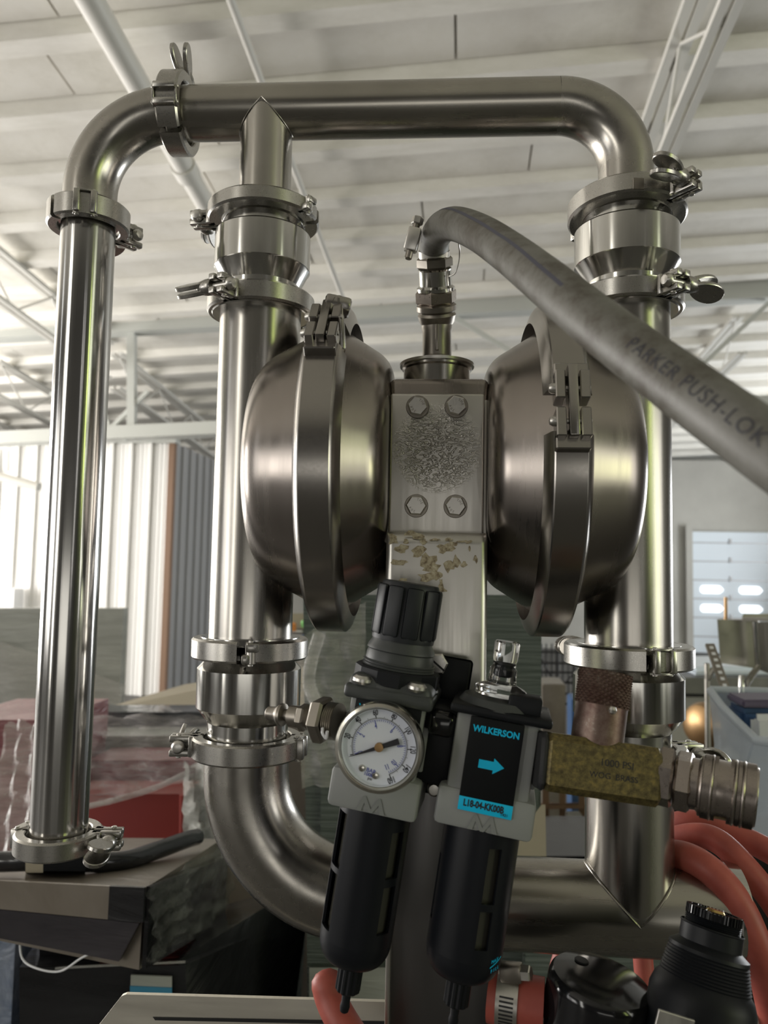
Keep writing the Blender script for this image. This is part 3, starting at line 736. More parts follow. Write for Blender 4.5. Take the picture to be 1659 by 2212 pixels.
# big band clamps around the bowls
def bandclamp(label, xb, joint_az, fork_out):
    root = thing('band_clamp', label, 'clamp', T(xb, YC, ZM))
    Mx = T(xb, YC, ZM) @ zto((1, 0, 0), (0, -1, 0))       # local x towards the photographer, local y = down/up
    pr = [(.147, -.0125), (.1478, -.0115), (.1478, .0115), (.147, .0125), (.1445, .0145), (.1335, .0185), (.1335, .012), (.1335, -.012), (.1335, -.0185), (.1445, -.0145), (.147, -.0125)]
    ja = R(joint_az)
    for k in range(2):
        m = MB().at(Mx); a0 = ja + (R(7) if k == 0 else R(183)); a1 = ja + (R(177) if k == 0 else R(353))
        m.lathe(pr, 72, (a0, a1))
        for aa in (a0, a1): m.bm.faces.new([m.v((r * cos(aa), r * sin(aa), z)) for r, z in pr[:-1]])
        part('band_half', m, M_BAND, root, sharp=30)
    for k, ang in enumerate((ja, ja + pi)):
        Mj = Mx @ Matrix.Rotation(ang, 4, 'Z')            # local x radial, y tangential, z along axis
        for sy in (-1, 1):
            m = MB().at(Mj)
            for z0, z1 in ((-.0125, -.0052), (.0052, .0125)):
                y0, y1 = sorted((sy * .0035, sy * .026)); m.box(.1405, .157, y0, y1, z0, z1, .0008, 1)
            y0, y1 = sorted((sy * .022, sy * .034)); m.box(.139, .1515, y0, y1, -.0125, .0125, .001, 1)
            part('fork', m, M_BAND, root)
            m = MB().at(Mj @ T(.1515, sy * .013, 0)); m.cyl(.0020, -.0165, .0135, 12); m.lathe([(0, -.0175), (.0026, -.0168), (.0038, -.0148), (.0040, -.0125), (0, -.0125)], 20)
            part('rivet', m, M_BOLT, root)
        part('swing_bolt', MB().at(Mj).box(.1495, .1585, -.030, .026, -.0036, .0036, .001), M_BAND, root)
    return root
bandclamp('wide steel band clamp around the left bowl, forked joint at its top', XBL, -43, 1)
bandclamp('wide steel band clamp around the right bowl, forked joint near the plate bolts', XBR, -12, 1)
lug = thing('band_nut', 'folded steel lug behind the top joint of the left band clamp', 'nut', T(P(735, 700, YC - .07)))
Ml = T(P(722, 712, YC - .088)) @ zto((.15, .1, 1), (1, .2, 0))
mm = MB().at(Ml @ Matrix.Rotation(R(16), 4, 'Y')).box(-.014, -.007, -.012, .012, -.024, .024, .003); mm.at(Ml @ Matrix.Rotation(R(-14), 4, 'Y')).box(.000, .008, -.012, .012, -.022, .026, .003); mm.at(Ml).box(-.012, .010, -.012, .012, .014, .026, .003)
part('lug', mm, M_BAND, lug)

# sanitary clamps
clamp('clamp under the upper left elbow, its hinge link facing the camera', (XT, YC, Z1), (0, 0, 1), azv(58), .0385, .0285, .0215, wing=1, hinge=-128, spin=90)
clamp('clamp standing upright on the top bar beside the left elbow', (XC2 - .003, YC, ZBAR), (1, 0, 0), V((0, .62, .78)), .0385, .0285, .0215, wing=1, hinge=134, spin=90, hingekind='link')
clamp('clamp under the tee branch, ear at left and wing nut hanging down', (XL, YC, Z3), (0, 0, 1), azv(176), .0530, .0395, H3 * .9, wing=-1, hinge=156, spin=30, hingekind='step')
clamp('clamp below the upper left valve housing, wing nut pointing left', (XL, YC, Z4), (0, 0, 1), azv(-112), .0505, .0395, .0180, wing=-1, hinge=170, spin=60, splay=0)
clamp('clamp below the right bend, oval wing nut pointing back over the ring', (XR, YC, Z5), (0, .06, 1), azv(-50), .0535, .0395, .0185, wing=-1, spin=75, hinge=180)
clamp('clamp below the upper right valve housing, wing nut freckled with rust', (XR, YC, Z6), (0, 0, 1), azv(-62), .0505, .0395, .0180, wing=1, spin=60, hinge=180)
clamp('clamp under the left bowl, plain side and offset hinge facing the camera', (XL, YC, Z7), (0, 0, 1), azv(95), .0530, .0395, .0185, wing=1, hinge=189, hingekind='step')
clamp('clamp above the big lower bend, eyed wing nut at its left', (XL, YC, Z8), (0, 0, 1), azv(188), .0500, .0395, .0185, wing=-1, hinge=170, spin=20)
clamp('clamp under the right bowl, square hinge link facing the camera', (XR, YC, Z9), (0, 0, 1), azv(95), .0560, .0395, .0195, wing=1, hinge=-169)
clamp('clamp low on the right column, mostly hidden behind the coupler', (XR, YC, Z10), (0, 0, 1), azv(14), .0500, .0395, .0185, wing=-1, spin=25, hinge=180)
clamp('clamp at the foot of the thin tube, oval wing nut pointing forward', (XT, YC, Z11), (0, 0, 1), azv(8), .0385, .0285, .0175, wing=-1, hinge=165, spin=75, tilt=-6)
em = link('maker_mark', MB().at(T(P(1379, 397, YC - .0535)) @ zto((.12, -1, 0), (0, 0, 1))).box(-.0052, .0052, -.005, .005, -.0004, .0008, .0004, 1), M_DIRTY); tag(em, 'small square stamped mark on the upper right clamp ring', 'mark')

# inlet manifold at the bottom
RBB = .106
inl = thing('inlet_manifold', 'large steel lower manifold, swept bend at left and horizontal pipe to the right', 'pipe', T(XM, YC, ZBOT))
p = [V((XL, YC, Z8 - .004))] + arc((XL + RBB, YC, ZBOT + RBB), (-1, 0, 0), (0, 0, -1), RBB, 0, pi / 2, 24) + [V((XL + RBB + .02, YC, ZBOT))]
part('swept_bend', MB().tube(p, RC, 64, up=(0, 1, 0)), M_BEND, inl)
XE = P(1578, 1990, YC).x
part('horizontal_pipe', MB().tube([V((XL + RBB + .015, YC, ZBOT)), V((XE, YC, ZBOT))], RC, 64, up=(0, 0, 1)), M_BAR, inl)
part('upright_branch', MB().tube([V((XR, YC, ZBOT)), V((XR, YC, Z10))], RC * .985, 64), M_COL, inl)
pts = []
for i in range(31):
    t = -pi / 2 + pi * i / 30; xx = RC * sin(t) * 1.004; pts.append(V((XR + xx, YC - RC * cos(t) * 1.004, ZBOT + abs(xx))))
part('weld_seam', MB().tube(pts, .0010, 8), M_COL, inl)
ferrule(inl, (XE, YC, ZBOT), (1, 0, 0), RC, .0425, .012); ferrule(inl, (XL, YC, Z8 - .004), (0, 0, 1), RC, .046); ferrule(inl, (XR, YC, Z10 - .004), (0, 0, 1), RC, .046)


# support bracket in front
YB = YC - .098
b0, b1 = P(834, 1147, YB), P(1054, 1147, YB)
br = thing('support_bracket', 'folded steel bracket below the cover plate with peeled label residue', 'bracket', T((b0.x + b1.x) / 2, YB, b0.z))
def channel(mb, x0, x1, y, zlo, zhi, deep, th=.003, topr=.010):
    """front sheet with rounded side folds and a rounded top fold"""
    n = 8; prof = []
    for i in range(n + 1): a = pi / 2 * i / n; prof.append((topr - topr * sin(a), topr - topr * cos(a)))   # unused spare
    xs = []
    r = .006
    for i in range(7): a = pi / 2 * i / 6; xs.append((x0 + r - r * cos(a), y + r - r * sin(a)))
    xs = [(x0, y + deep)] + xs + [(x1 - (a_ - x0), b_) for a_, b_ in reversed(xs)] + [(x1, y + deep)]
    zs = [(zlo, 0.0)] + [(zhi - topr + topr * sin(pi / 2 * i / n), topr - topr * cos(pi / 2 * i / n)) for i in range(n + 1)]
    rows = []
    for z, dy in zs: rows.append([mb.v((x, max(yy, y) + dy if yy < y + deep - 1e-6 else yy, z)) for x, yy in xs])
    for A, Bq in zip(rows, rows[1:]):
        for i in range(len(xs) - 1): mb.bm.faces.new((A[i], A[i + 1], Bq[i + 1], Bq[i]))
    top = rows[-1]; bk_ = [mb.v((xs[i][0], y + deep, zhi)) for i in range(len(xs))]
    for i in range(len(xs) - 1):
        if (bk_[i].co - bk_[i + 1].co).length > 1e-6: mb.bm.faces.new((top[i], top[i + 1], bk_[i + 1], bk_[i]))
    return mb
zlow = P(940, 1560, YB).z
part('folded_sheet', channel(MB(), b0.x, b1.x, YB, zlow - .03, b0.z, .040), M_BRKT, br)
# glue residue: thin flakes of dried adhesive
M_GLUE = mat('glue_residue', (.30, .25, .17), .75)
n = noise(M_GLUE, 300, (1, 1, 1), 5, .7); r_ = ramp(M_GLUE, n.outputs[0], [(.35, (.14, .10, .06)), (.5, (.33, .28, .19)), (.7, (.48, .43, .33))]); L(M_GLUE, r_.outputs[0], bsdf(M_GLUE).inputs['Base Color'])
flakes = [(848, 1165, 10, 12), (868, 1185, 14, 9), (862, 1214, 16, 6), (885, 1152, 14, 5), (905, 1158, 12, 6), (905, 1193, 15, 11), (922, 1210, 17, 14), (936, 1228, 17, 12), (925, 1245, 18, 10), (944, 1244, 12, 9), (960, 1184, 17, 12), (978, 1176, 10, 6), (970, 1222, 12, 14), (985, 1215, 9, 15), (1000, 1170, 12, 3), (1013, 1171, 7, 4), (1027, 1207, 4, 9), (1002, 1220, 6, 6), (953, 1262, 5, 12), (915, 1170, 8, 6), (870, 1252, 9, 3), (895, 1160, 6, 4), (940, 1165, 10, 4), (1014, 1185, 3, 6), (878, 1170, 6, 6), (955, 1275, 9, 4), (968, 1165, 8, 3)]
rg = random.Random(3); m = MB()
for px, py, rx, ry in flakes:
    c = P(px, py, YB - .0002); sx, sy = rx * .00040, ry * .00038; vs = []
    k = 11
    for i in range(k):
        a_ = 2 * pi * i / k; f = rg.uniform(.55, 1.35); vs.append(m.v((c.x + sx * f * cos(a_), YB - .00035, c.z + sy * f * sin(a_))))
    cv = m.v((c.x, YB - .0007, c.z))
    for i in range(k): m.bm.faces.new((vs[i], vs[(i + 1) % k], cv))
g = part('glue_residue', m, M_GLUE, br); g['label'] = 'brown scraps of torn label glue'; g['kind'] = 'stuff'
# upright plate further down
YU = YC - .085
u0, u1 = P(833, 2150, YU), P(1062, 2150, YU)
ups = thing('upright_plate', 'flat grey steel upright rising from the cart between the two filter bowls', 'plate', T((u0.x + u1.x) / 2, YU, P(945, 2260, YU).z))
part('plate', MB().box(u0.x, u1.x, YU, YU + .006, P(945, 2330, YU).z, zlow, .002), M_PLATEV, ups)
part('side_flange', MB().box(u0.x, u0.x + .004, YU - .010, YU + .005, P(945, 2330, YU).z, zlow - .02, .0015), M_BRKT, ups)

# ------------------------------------------------------------------ filter regulator and lubricator
YF = YB - .052
FO = P(935, 1650, YF)
ro_, ps = R(8.0), R(6.0)
fx = V((cos(ro_) * cos(ps), -sin(ps), -sin(ro_))).normalized()
fz = V((sin(ro_), 0.0, cos(ro_))); fz = (fz - fx * fz.dot(fx)).normalized(); fy = fz.cross(fx).normalized()
MF = Matrix.Identity(4)
for i in range(3): MF[i][0], MF[i][1], MF[i][2], MF[i][3] = fx[i], fy[i], fz[i], FO[i]
def FU(px, py, w=0.0):
    r = ray(px, py); t = ((FO - fy * w) - CAM).dot(fy) / r.dot(fy); p = CAM + r * t - FO
    return p.dot(fx), p.dot(fz)
MI = MF.inverted()
def fthing(name, label, cat, u, v): return thing(name, label, cat, MF @ T(u, 0, v))
def fl_(mb, u=0, v=0, y=0): return mb.at(MF @ T(u, y, v))

# regulator
uR, vb = FU(808, 1760); _, vk0 = FU(868, 1378, 0); _, vk1 = FU(868, 1262, 0)
uK = FU(868, 1320)[0]; uB = FU(800, 1900)[0]; uR = (uK + uB) / 2
sR = abs(FU(900, 1650)[0] - FU(800, 1650)[0]) / 100      # metres per pixel here
def vR(py): return FU(868 - (py - 1255) * .117, py)[1]
reg = fthing('filter_regulator', 'compressed air filter regulator with black ribbed knob, gauge and black bowl', 'regulator', uR, vR(1640))
k0, k1 = vR(1380), vR(1256); rk = 67 * sR
m = fl_(MB(), uR)
m.lathe([(0, k0), (rk * 1.02, k0), (rk * 1.03, k0 + .003), (rk * .97, k1 - .004), (rk * .93, k1 - .001), (rk * .9, k1), (0, k1)], 64)
part('knob', m, M_KNOB, reg, sharp=25)
for i in range(10):
    an = R(-90 + 18 + i * 36)
    rb = MB().at(MF @ T(uR, 0, 0) @ Matrix.Rotation(an, 4, 'Z'))
    rb.box(rk * .95, rk * 1.065, -.0060, .0060, k0 + .003, k1 - .003, .0018, 2); part('knob_rib', rb, M_KNOB, reg, sharp=40)
m = fl_(MB(), uR)
c1, c2, c3, c4, c5 = vR(1380), vR(1402), vR(1425), vR(1442), vR(1462)
m.lathe([(0, c1), (rk * .98, c1 + .001), (rk * 1.0, c1 - .0015), (rk * 1.10, c2 + .002), (rk * 1.12, c2), (rk * 1.07, c2 - .001), (rk * 1.10, c2 - .003), (rk * 1.12, c3), (rk * 1.10, c3 - .001)], 64); part('collar', m, M_DGREY, reg, sharp=25)
m = fl_(MB(), uR); pr = []; z = c3
while z > c4 - .001: pr += [(rk * 1.15, z), (rk * 1.19, z - .0008), (rk * 1.15, z - .0016)]; z -= .0018
m.lathe([(0, c3)] + pr + [(0, z)], 64); part('thread_ring', m, M_DGREY, reg, sharp=20)
m = fl_(MB(), uR); m.hexa(rk * 1.40, c5 - .004, c4 + .001, .0012, n=12, ph=.2); part('lock_nut', m, M_BLACK, reg, sharp=20)
m = fl_(MB(), uR); m.lathe([(0, c5 - .003), (rk * 1.40, c5 - .003), (rk * 1.42, c5 - .0045), (rk * 1.40, c5 - .006), (0, c5 - .006)], 64); part('washer', m, M_DGREY, reg, sharp=25)
bt, bb = vR(1462), vR(1500); hw = rk * 1.36
m = fl_(MB(), uR); m.box(-hw, hw, -hw, hw, bb, bt + .003, .008, 4); part('bonnet', m, M_DGREY, reg)
m = fl_(MB(), uR); m.box(-hw * 1.04, hw * 1.04, -hw * 1.04, hw * 1.04, bb - .002, bb + .008, .003, 3); part('bonnet_flange', m, M_DGREY, reg)
for px, py in ((782, 1466), (900, 1483)):
    u, v = FU(px, py, hw); Ms = MF @ T(u, -hw * .90, v - .001)
    part('bonnet_screw', MB().at(Ms).lathe([(0, .0035), (.005, .003), (.0068, .001), (.0068, -.001), (.005, -.003), (0, -.003)], 24), M_BOLT, reg)
# grey die cast body
g0, g1, g2 = vR(1736), vR(1652), vR(1501)
M_GREY2 = mat('grey_diecast_dark', (.21, .22, .215), .5)
def gbody(root, u, v0, v1, v2, w0, w1, yf, yb, notch=True):
    m = fl_(MB(), u); m.box(-w1, w1, yf + .002, yb, v1 - .004, v2, .003, 2); part('body', m, M_GREY, root)
    m = fl_(MB(), u); m.box(-w0, w0, yf, yb, v0, v1, .0035, 2); part('body_collar', m, M_GREY, root)
    m = fl_(MB(), u); 
    m.at(MF @ T(u, yf - .0006, v0)); vs = [m.v(p) for p in ((-.010, 0, .0015), (-.006, 0, .012), (-.0045, 0, .012), (0, 0, .004), (.0045, 0, .012), (.006, 0, .012), (.010, 0, .0015), (.0065, 0, .0015), (.005, 0, .0075), (.0012, 0, .0015), (-.0012, 0, .0015), (-.005, 0, .0075), (-.0065, 0, .0015))]
    m.bm.faces.new(vs); part('cast_mark', m, M_GREY2, root, smooth=False)
gbody(reg, uR, g0, g1, g2, 95 * sR, 80 * sR, -.027, .027)
for sx in (-1, 1):
    part('port_boss', fl_(MB(), uR).box(sx * 80 * sR - .004, sx * 80 * sR + .004, -.015, .015, vR(1640), vR(1545), .002), M_GREY, reg)
lb0, lb1 = FU(770, 1507, .028), FU(860, 1530, .028)
part('nameplate', fl_(MB()).box(lb0[0], lb0[0] + .046, -.0292, -.0265, lb1[1] - .012, lb0[1], .0006), M_LABEL, reg)
t = text('lettering', 'WILKERSON', .0062, M_CYAN, reg, None, align='LEFT', xs=.9, bold=.00018); t.matrix_local = reg.matrix_world.inverted() @ MF @ T(lb0[0] + .003, -.0295, lb0[1] - .0055) @ RX90
# bowl with guard
def bowl(root, u, vt, vbot, r, wins, tip):
    """guard built as strips so the sight windows are real openings"""
    n = 72; zs = sorted({vt, vbot} | {z for w_ in wins for z in w_[2:4]})
    m = fl_(MB(), u)
    for z0, z1 in zip(zs, zs[1:]):
        for i in range(n):
            a0, a1 = 2 * pi * i / n, 2 * pi * (i + 1) / n; am = math.degrees((a0 + a1) / 2)
            am = am - 360 if am > 180 else am
            hole = any(w_[0] < am < w_[1] and w_[2] <= (z0 + z1) / 2 <= w_[3] for w_ in wins)
            if hole: continue
            for rr in (r, r - .002):
                m.bm.faces.new([m.v((rr * cos(a0), rr * sin(a0), z0)), m.v((rr * cos(a1), rr * sin(a1), z0)), m.v((rr * cos(a1), rr * sin(a1), z1)), m.v((rr * cos(a0), rr * sin(a0), z1))])
    for w_ in wins:                                     # rims of the openings
        i0 = math.ceil((w_[0]) / 5 - .5) * 5; i1 = math.floor(w_[1] / 5 + .5) * 5
        for aa in (R(i0), R(i1)):
            m.bm.faces.new([m.v((r * cos(aa), r * sin(aa), w_[2])), m.v((r * cos(aa), r * sin(aa), w_[3])), m.v(((r - .002) * cos(aa), (r - .002) * sin(aa), w_[3])), m.v(((r - .002) * cos(aa), (r - .002) * sin(aa), w_[2]))])
        for z in w_[2:4]:
            k = int((i1 - i0) / 5)
            for i in range(k):
                a0, a1 = R(i0 + i * 5), R(i0 + i * 5 + 5)
                m.bm.faces.new([m.v((r * cos(a0), r * sin(a0), z)), m.v((r * cos(a1), r * sin(a1), z)), m.v(((r - .002) * cos(a1), (r - .002) * sin(a1), z)), m.v(((r - .002) * cos(a0), (r - .002) * sin(a0), z))])
    bmesh.ops.remove_doubles(m.bm, verts=m.bm.verts[:], dist=1e-5)
    part('bowl_guard', m, M_BOWLG, root, sharp=40)
    m = fl_(MB(), u); m.cyl(r - .0045, vbot, vt - .002, 48); part('inner_bowl', m, M_SMOKE, root)
    m = fl_(MB(), u); pr = [(r, vbot), (r * .995, vbot - .002)]
    for i in range(1, 10): t = pi / 2 * i / 9; pr.append((r * (.42 + .575 * cos(t) ** .8), vbot - .002 - .017 * sin(t)))
    m.lathe([(0, vbot + .001)] + pr + [(0, vbot - .019)], 72); part('bowl_end', m, M_BOWLG, root, sharp=30)
    dz = vbot - .018; rd = 27 * sR
    m = fl_(MB(), u); poly = []
    for i in range(36): a_ = 2 * pi * i / 36; rr = rd * (1.0 if i % 3 else .90); poly.append((rr * cos(a_), rr * sin(a_)))
    m.prism(poly, dz - .0215, dz + .002, .0012); part('drain_knob', m, M_BLACK, root, sharp=25)
    m = fl_(MB(), u); m.lathe([(0, dz - .019), (.0034, dz - .019), (.0030, dz - .029), (.0036, dz - .032), (.0030, dz - .0355), (.0018, dz - .0365), (0, dz - .0365)], 20); part('drain_nipple', m, M_BLACK, root)
    return dz
rb_ = 78 * sR
zb0 = vR(2018)
bowl(reg, uR, g0 + .002, zb0, rb_, [(-158, -128, vR(1868), vR(1752)), (-158, -128, vR(2000), vR(1880)), (-52, -24, vR(1868), vR(1770)), (-52, -24, vR(1985), vR(1885))], 0)

# lubricator
def vL(py, px0=1048): return FU(px0 - (py - 1650) * .125, py)[1]
uL = (FU(1067, 1650)[0] + FU(1015, 1930)[0]) / 2
lub = fthing('lubricator', 'compressed air lubricator with clear sight dome, black nameplate and black bowl', 'lubricator', uL, vL(1650))
h0, h1, h2_ = vL(1772), vL(1690), vL(1534)
gbody(lub, uL, h0, h1, h2_, 100 * sR, 84 * sR, -.027, .027)
part('side_step', fl_(MB(), uL).box(82 * sR, 93 * sR, -.018, .02, h1 + .006, vL(1600), .0015), M_GREY, lub)
tz = vL(1540)
part('top_plate', fl_(MB(), uL).box(-100 * sR, 108 * sR, -.030, .028, h2_ - .001, h2_ + .0052, .002), M_BLACK, lub)
m = fl_(MB(), uL, 0); m.lathe([(0, h2_ + .004), (.030, h2_ + .004), (.026, h2_ + .0095), (.018, h2_ + .011), (0, h2_ + .011)], 48); part('top_mound', m, M_DGREY, lub)
uD = FU(1080, 1500, .006)[0]; d0 = h2_ + .0125
m = fl_(MB(), uD, 0, -.006); pr = [(0, d0), (.0175, d0), (.0178, d0 + .0008), (.0178, d0 + .0045), (.0165, d0 + .0055), (.0102, d0 + .008), (.0095, d0 + .012), (.0093, d0 + .018), (.0080, d0 + .0195), (.0080, d0 + .023), (.0088, d0 + .0245), (.0088, d0 + .036), (.0080, d0 + .0372), (0, d0 + .0372)]
m.lathe(pr, 48); part('sight_dome', m, M_CLEAR, lub, sharp=30)
m = fl_(MB(), uD, 0, -.006); m.cyl(.0050, d0 + .0125, d0 + .0235, 24, .001); part('drip_core', m, M_BLACK, lub)
m = fl_(MB(), uD, 0, -.006); m.lathe([(.0045, d0 + .0215), (.0078, d0 + .0215), (.0078, d0 + .0228), (.0045, d0 + .0228), (.0045, d0 + .0215)], 32); part('seal_ring', m, M_RUBBER, lub)
u0_, v0_ = FU(1107, 1520, .02)
part('filler_block', fl_(MB()).box(u0_ - .003, u0_ + .0195, -.024, -.002, h2_ + .003, h2_ + .0165, .0015), M_BLACK, lub)
n0, n1 = FU(1022, 1546, .0285), FU(1102, 1770, .0285); nw = abs(FU(1138, 1570, .0285)[0] - n0[0])
nu = (n0[0] + FU(1138, 1570, .0285)[0]) / 2 - .0012; nv1 = n0[1]; nv0 = FU(1050, 1760, .0285)[1]
part('nameplate', fl_(MB(), nu).box(-nw / 2, nw / 2, -.0286, -.0268, nv0, nv1, .0007), M_LABEL, lub)
split = nv0 + (nv1 - nv0) * .145
part('part_number_strip', fl_(MB(), nu).box(-nw / 2, nw / 2, -.0289, -.0275, nv0 - .0002, split, .0005), M_CYAN, lub)
def ftext(s, u, v, size, m_, root, y=-.0291, xs=1.0, rot=0, align='CENTER', bold=0.0, name='lettering'):
    t = text(name, s, size, m_, root, None, .00008, align, 1.0, xs, bold=bold)
    t.matrix_local = root.matrix_world.inverted() @ MF @ T(u, y, v) @ RX90 @ Matrix.Rotation(rot, 4, 'Z'); return t
ftext('WILKERSON', nu, nv1 - .0078, .0060, M_CYAN, lub, xs=.92, bold=.00020, y=-.0288)
ftext('L18-04-KK00B', nu - .0012, split - .0040, .0062, M_INK, lub, xs=.72, bold=.0002, y=-.0291)
ftext('1421', nu + nw * .36, nv0 + .0022, .0026, M_INK, lub, y=-.0291)
ac = (nv0 + nv1) / 2 + .001
m = fl_(MB(), nu - .0005, ac); vs = [m.v((x, -.0288, z)) for x, z in ((-.0080, -.0028), (.0018, -.0028), (.0018, -.0052), (.0090, 0), (.0018, .0052), (.0018, .0028), (-.0080, .0028))]; m.bm.faces.new(vs); part('arrow', m, M_CYAN, lub, smooth=False)
bowl(lub, uL, h0 + .002, vL(2040), 80 * sR, [(-76, -54, vL(1915), vL(1800)), (-76, -54, vL(2010), vL(1930)), (-176, -160, vL(1990), vL(1850))], 0)
for k, (dx, w_) in enumerate(((0, .0085),)):
    m = fl_(MB(), uL); a0 = R(-38); rr = 80 * sR + .0002; vs = []
    for i in range(9):
        a_ = R(-46 + i * 3.2); zz = vL(2048) + .0006 * i; vs.append((m.v((rr * cos(a_), rr * sin(a_), zz)), m.v((rr * cos(a_), rr * sin(a_), zz + .0008))))
    for A, Bq in zip(vs, vs[1:]): m.bm.faces.new((A[0], Bq[0], Bq[1], A[1]))
    part('fill_line', m, M_CYAN, lub)
for s_, dz_ in (('MAX', .0032), ('FILL', -.0030)):
    for i, chh in enumerate(s_):
        a_ = R(-42 + i * 5); t = text('lettering', chh, .0032, M_CYAN, lub, None, .0001)
        t.matrix_local = lub.matrix_world.inverted() @ MF @ T(uL + rr * cos(a_) * 1.003, rr * sin(a_) * 1.003, vL(2045) + dz_ + .0004 * i) @ Matrix.Rotation(a_ + pi / 2, 4, 'Z') @ RX90

# black mounting bracket between them
mb_ = fthing('mounting_bracket', 'black steel bracket holding the regulator to the folded sheet', 'bracket', *FU(955, 1560))
q0, q1 = FU(930, 1412, -.03), FU(1003, 1500, -.03)
part('bracket_plate', fl_(MB()).box(q0[0] + .004, q1[0] + .003, .034, .037, vR(1720), q0[1], .003, 3), M_BLACK, mb_)
q2, q3 = FU(915, 1515), FU(998, 1710)
part('spacer_block', fl_(MB()).box(uR + 78 * sR, uL - 82 * sR, -.014, .030, q3[1] + .004, q2[1], .002), M_BLACK, mb_)
part('spacer_tongue', fl_(MB()).box(uR + 88 * sR, uL - 84 * sR, -.024, -.010, q2[1] - .018, q2[1] - .001, .005, 3), M_GLOSS, mb_)
q = FU(945, 1433, -.034)
Ms = MF @ T(q[0], .033, q[1]) @ RX90 @ Matrix.Rotation(.2, 4, 'Z')
part('hex_screw', MB().at(Ms).hexa(.0085, -.001, .0045, .0012), M_BOLT, mb_)
part('screw_slot', MB().at(Ms @ Matrix.Rotation(-.75, 4, 'Z')).box(-.0075, .0075, -.0007, .0007, .0040, .0049), M_RUBBER, mb_)
q = FU(937, 1708, .012)
part('lower_screw', MB().at(MF @ T(q[0], -.008, q[1]) @ RX90).lathe([(0, .003), (.0035, .0028), (.005, .001), (.0055, -.002), (0, -.002)], 32), M_BOLT, mb_)

# gauge
gd = .048
gc = FU(820, 1613, gd)
MG = MF @ T(gc[0], -gd, gc[1]) @ RX90                    # local xy = dial plane, +z towards the photographer
sg = abs(FU(900, 1613, gd)[0] - FU(800, 1613, gd)[0]) / 100
ro = 98 * sg; gau = thing('pressure_gauge', 'round steel bezel pressure gauge with white dial reading zero', 'gauge', MG)
def gp_(name, mb, m, **k): return link(name, mb, m, gau, **k)
gp_('case', MB().lathe([(0, -.022), (ro * .55, -.022), (ro * .92, -.016), (ro * .96, -.004), (ro * .96, -.002), (0, -.002)], 96), M_CHROME, sharp=30)
gp_('bezel', MB().lathe([(ro * .96, -.004), (ro, -.002), (ro, .003), (ro * .97, .0055), (ro * .90, .0062), (ro * .845, .0040), (ro * .835, .001), (ro * .83, -.001)], 96), M_CHROME, sharp=50)
rd = ro * .84
gp_('dial', MB().lathe([(0, -.0012), (rd, -.0012), (rd, .0042), (rd * .99, .0042), (rd * .99, .0004), (0, .0004)], 96), M_DIAL)
def ga(v): return R(206 - v * 266 / 160)
def tick(mb, a_, r0, r1, w_, z=.0006):
    d = V((cos(a_), sin(a_), 0)); s_ = V((-sin(a_), cos(a_), 0)) * w_ / 2; o_ = V((0, 0, z))
    mb.bm.faces.new([mb.v(d * r0 - s_ + o_), mb.v(d * r1 - s_ + o_), mb.v(d * r1 + s_ + o_), mb.v(d * r0 + s_ + o_)])
m = MB()
for v_ in range(0, 161, 2):
    big = v_ % 20 == 0; mid = v_ % 10 == 0; tick(m, ga(v_), rd * .735, rd * (.83 if big else .79 if mid else .765), .0006 if big else .00026)
n_ = 90
for i in range(n_):
    a0, a1 = ga(160 * i / n_), ga(160 * (i + 1) / n_)
    m.bm.faces.new([m.v((rd * .73 * cos(a0), rd * .73 * sin(a0), .0006)), m.v((rd * .74 * cos(a0), rd * .74 * sin(a0), .0006)), m.v((rd * .74 * cos(a1), rd * .74 * sin(a1), .0006)), m.v((rd * .73 * cos(a1), rd * .73 * sin(a1), .0006))])
gp_('psi_scale', m, M_INK, smooth=False)
m = MB()
for i in range(0, 56):
    v_ = i * .2 * 14.5; big = i % 10 == 0; tick(m, ga(min(v_, 159.5)), rd * (.60 if big else .655), rd * .70, .0006 if big else .0003)
for i in range(n_):
    a0, a1 = ga(160 * i / n_), ga(160 * (i + 1) / n_)
    m.bm.faces.new([m.v((rd * .70 * cos(a0), rd * .70 * sin(a0), .0006)), m.v((rd * .707 * cos(a0), rd * .707 * sin(a0), .0006)), m.v((rd * .707 * cos(a1), rd * .707 * sin(a1), .0006)), m.v((rd * .70 * cos(a1), rd * .70 * sin(a1), .0006))])
gp_('bar_scale', m, M_INKB, smooth=False)
def dialtext(s, r_, a_, size, m_, rot=None):
    rot = a_ - pi / 2 if rot is None else rot
    return text('lettering', s, size, m_, gau, T(r_ * cos(a_), r_ * sin(a_), .0006) @ Matrix.Rotation(rot, 4, 'Z'), .00004, xs=.62, bold=.00008)
for v_ in range(20, 161, 20): dialtext(str(v_), rd * .895, ga(v_), .0056, M_INK)
for v_ in (0, 2, 4, 6, 8, 10, 11): dialtext(str(v_), rd * .54, ga(v_ * 14.5), .0050, M_INKB)
text('lettering', 'BAR', .0036, M_INKB, gau, T(-rd * .12, -rd * .66, .0006) @ Matrix.Rotation(-.12, 4, 'Z'), .00004, bold=.00006)
text('lettering', '100kPa', .0032, M_INKB, gau, T(-rd * .12, -rd * .77, .0006) @ Matrix.Rotation(-.12, 4, 'Z'), .00004, bold=.00006)
text('lettering', 'psi', .0028, M_INK, gau, T(-rd * .12, -rd * .86, .0006) @ Matrix.Rotation(-.12, 4, 'Z'), .00004)
na = ga(-1)
m = MB(); d = V((cos(na), sin(na), 0)); s_ = V((-sin(na), cos(na), 0)); zz = .0022
pts = [d * rd * .86 + s_ * .0001, d * rd * .1 + s_ * .0012, -d * rd * .18 + s_ * .0016, -d * rd * .56 + s_ * .0020, -d * rd * .56 - s_ * .0020, -d * rd * .18 - s_ * .0016, d * rd * .1 - s_ * .0012, d * rd * .86 - s_ * .0001]
